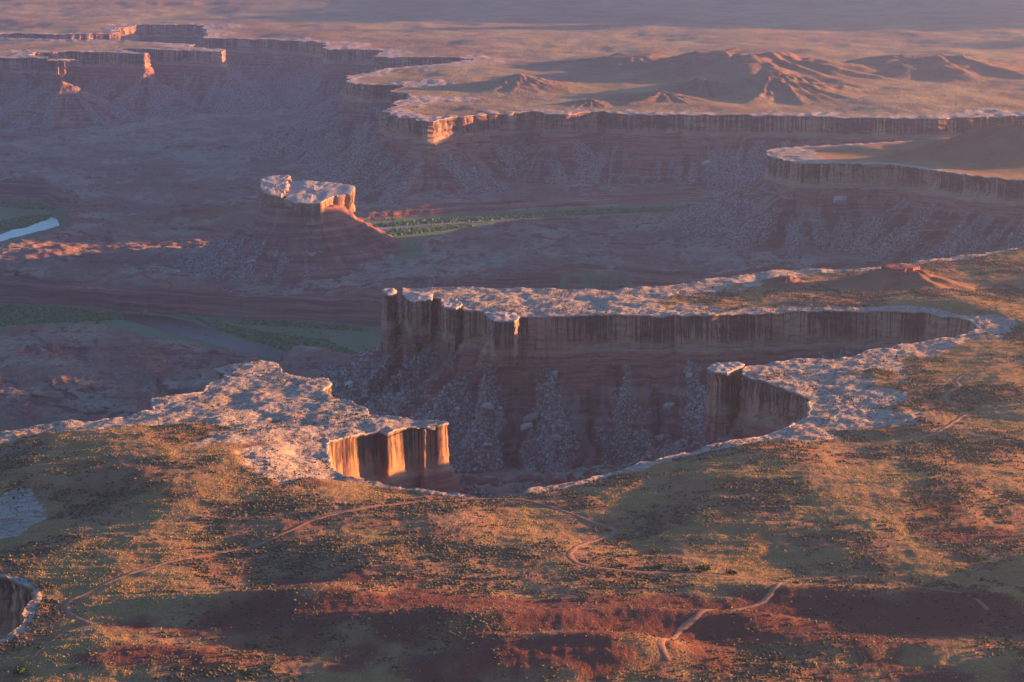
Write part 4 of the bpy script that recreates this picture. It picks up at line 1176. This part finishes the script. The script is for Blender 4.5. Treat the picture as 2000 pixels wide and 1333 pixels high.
# the few big ones that can be told apart (pixel, width in pixels)
NAMED = [((952, 806), 22, 'largest pale boulder under the middle cliff, left of the two rubble fans'), ((1040, 822), 34, 'long pale boulder at the top of the left rubble fan under the middle cliff'),
         ((1030, 838), 26, 'rounded pale boulder just below the long one under the middle cliff'), ((1287, 862), 26, 'pale block at the foot of the middle cliff nearest the right pillar'),
         ((1308, 800), 24, 'pale square block high on the fan beside the right pillar'), ((1088, 862), 20, 'pale block low on the middle rubble fan under the middle cliff'), ((975, 812), 18, 'pale block touching the largest boulder under the middle cliff'),
         ((682, 755), 18, 'pale slab low on the left skirt of the middle plateau'), ((1382, 323), 18, 'pale block on the rubble under the far cliff, left of the right mesa'),
         ((1640, 395), 26, 'big grey block under the overhang of the right mesa')]
for q, w, lab in NAMED:
    r = floor_at(*q)
    if r is None: continue
    m = w * r[1] / FPX
    boulder(r[0], r[1], r[2] + m * 0.12, m, m * 0.75, m * 0.6, lab, None, random.uniform(-0.4, 0.4))
# the butte's scattered blocks
for (px, py), w, lab in [((610, 500), 16, 'long pale boulder on the front slope of the butte'), ((612, 528), 10, 'pale boulder at the front foot of the butte')]:
    ts = np.arange(3500, 4300, 2.0); d = ray(px, py)
    zz, _, rad = cone_z(d[0] * ts, d[1] * ts); zs = CAM_H + d[2] * ts
    q = np.where((zs <= zz) & (rad < 290))[0]
    if len(q):
        i = q[0]; m = w * d[1] * ts[i] / FPX
        boulder(d[0] * ts[i], d[1] * ts[i], zz[i] + m * 0.1, m, m * 0.6, m * 0.5, lab, None, 0.3)
def spread(cx, cy2, rx, ry, n, smin, smax, label, group, group_words, butte_=False):
    x = (cx + (rng.random(n * 14) - 0.5) * 2 * rx).astype(f4); y = (cy2 + (rng.random(n * 14) - 0.5) * 2 * ry).astype(f4)
    if butte_:
        z, rb, rad = cone_z(x, y); k = (rad > 95) & (rad < 250) & (rng.random(len(x)) < 0.12 + rb)
    else:
        z, rb, g, tl, ins = floor_h(x, y); k = (ins < -6) & (tl > 0.4) & (rng.random(len(x)) < 0.08 + rb)
    idx = np.where(k)[0][:n]
    ss = smin + (smax - smin) * rng.random(len(idx)) ** 2.2
    # the biggest block of each part of the slope can be pointed out by that; the small rest share one label
    px = x[idx] / y[idx]; py = (CAM_H - z[idx]) / y[idx]
    ca = np.argsort(np.argsort(px)) * 5 // max(1, len(idx)); ra = np.argsort(np.argsort(py)) * 3 // max(1, len(idx))
    where_, size_ = group_words
    lab = {}
    for a in range(5):
        for b in range(3):
            m = np.where((ca == a) & (ra == b))[0]
            if len(m):
                lab[m[np.argmax(ss[m])]] = 'biggest %s boulder on the %s %s of the slope %s' % (size_, ('upper', 'middle', 'lower')[b], ('far left', 'left', 'centre', 'right', 'far right')[a], where_)
    for j, i in enumerate(idx):
        s = float(ss[j]); label_ = lab.get(j, label)
        boulder(float(x[i]), float(y[i]), float(z[i]) + s * 0.12, s * random.uniform(0.9, 1.5), s * random.uniform(0.7, 1.1), s * random.uniform(0.5, 0.8), label_, group)
spread(60, 2360, 190, 110, 95, 2.2, 6, 'small pale fallen boulder on the dark slope under the middle cliff', 'boulders under the middle cliff', ('under the middle cliff', 'pale'))
spread(*P(1700, 430, -120), 230, 170, 85, 3, 8.5, 'small grey fallen boulder on the slope under the right mesa', 'boulders under the right mesa', ('under the right mesa', 'grey'))
spread(cmid[0], cmid[1] - 60, 230, 200, 60, 3.5, 9, 'small pale fallen boulder on the skirt of the butte', 'boulders round the butte', ('round the butte', 'pale'), True)
spread(*P(1150, 300, -90), 420, 140, 45, 5, 12, 'small grey boulder on the fans below the far cliff', 'boulders below the far cliff', ('below the far cliff', 'grey'))
print('boulders', bcount)

# ------------------------------------------------------------------ single green bushes by the tracks
def bush_mesh(seed):
    r = np.random.default_rng(seed); V = []; F = []
    for k in range(150):
        c = r.normal(size=3) * (0.42, 0.42, 0.26); c[2] = abs(c[2]) + 0.18
        s = 0.09 + 0.10 * r.random(); a = r.normal(size=3); a /= np.linalg.norm(a); b = np.cross(a, r.normal(size=3)); b /= np.linalg.norm(b)
        i = len(V)
        V += [c + a * s, c + b * s, c - a * s, c - b * s]; F.append([i, i + 1, i + 2, i + 3])
    return mesh_from('foliage', np.array(V), np.array(F), None, False, M_bush)
def stem_mesh(seed):
    r = np.random.default_rng(seed); V = []; F = []
    for k in range(4):
        a = r.random() * 6.28; t = np.array([math.cos(a) * 0.3, math.sin(a) * 0.3, 0.45]); i = len(V)
        for j in range(4):
            q = np.array([math.cos(j * 1.57), math.sin(j * 1.57), 0])
            V += [q * 0.05 - (0, 0, 0.1), t + q * 0.02]
        for j in range(4): F.append([i + 2 * j, i + 2 * ((j + 1) % 4), i + 2 * ((j + 1) % 4) + 1, i + 2 * j + 1])
    return mesh_from('stem', np.array(V), np.array(F), None, False, M_twig)
BB = [(bush_mesh(1400 + i), stem_mesh(1450 + i)) for i in range(3)]
BUSH = [((1373, 1116), 25, 'largest dark green bush by the long track'), ((1290, 1111), 20, 'dark green bush left of the largest bush by the track'), ((1216, 1108), 15, 'dark green bush where the long track bends right'),
        ((1428, 1122), 18, 'dark green bush right of the largest bush by the track'), ((1337, 1116), 12, 'small dark bush touching the largest bush by the track'), ((1445, 1290), 11, 'dark bush on the lower green strip, left of the pair'),
        ((1513, 1289), 9, 'smaller bush of the pair on the lower green strip'), ((1537, 1289), 12, 'rounder bush of the pair on the lower green strip'), ((1400, 1288), 9, 'leftmost small bush on the lower green strip'),
        ((1147, 1073), 8, 'yellowish bush inside the track bend'), ((1905, 1174), 12, 'green bush at the end of the faint wash track'), ((1885, 1162), 9, 'small green bush near the end of the faint wash track'),
        ((36, 1316), 22, 'dark green bush in the bottom left corner'), ((75, 1268), 12, 'dark green bush by the short faint track at lower left'), ((142, 1307), 10, 'small bush right of the corner bush at bottom left'), ((485, 1318), 18, 'dark green bush at the bottom left of centre'), ((1555, 1141), 11, 'small bush at the road fork')]
for i, (q, w, lab) in enumerate(BUSH):
    x, y, z = ground_at(*q, lambda x, y: near_h(x, y, True, road_dist(x, y)))
    s = w * y / FPX / 1.3
    e = empty('bush', (x, y, z)); e.rotation_euler[2] = i * 1.3; e.scale = (s, s, s * 0.85)
    tag(e, lab, 'bush', 'green bushes by the tracks')
    fo = link('foliage', BB[i % 3][0], e); st = link('stem', BB[i % 3][1], e)

# ------------------------------------------------------------------ haze
hz = NT('haze_air')
pv = hz.n('ShaderNodeVolumePrincipled', {'Color': (0.46, 0.52, 0.84, 1), 'Density': HAZE, 'Anisotropy': 0.75})
hz.t.links.new(pv.outputs[0], hz.n('ShaderNodeOutputMaterial').inputs['Volume'])
bx = np.array([(a, b, c) for c in (-260, 470) for b in (-400, 16500) for a in (-9500, 9500)], dtype=f4)
bf = np.array([[0, 2, 3, 1], [4, 5, 7, 6], [0, 1, 5, 4], [2, 6, 7, 3], [0, 4, 6, 2], [1, 3, 7, 5]])
o = link('haze', mesh_from('haze', bx, bf, None, False, hz.m))
tag(o, 'thin violet evening haze filling the canyon air', 'haze', None, 'stuff')
print('TRIS', sum(len(o.data.polygons) * 2 for o in scn.objects if o.type == 'MESH'))
print('done', round(time.time() - T0, 1))
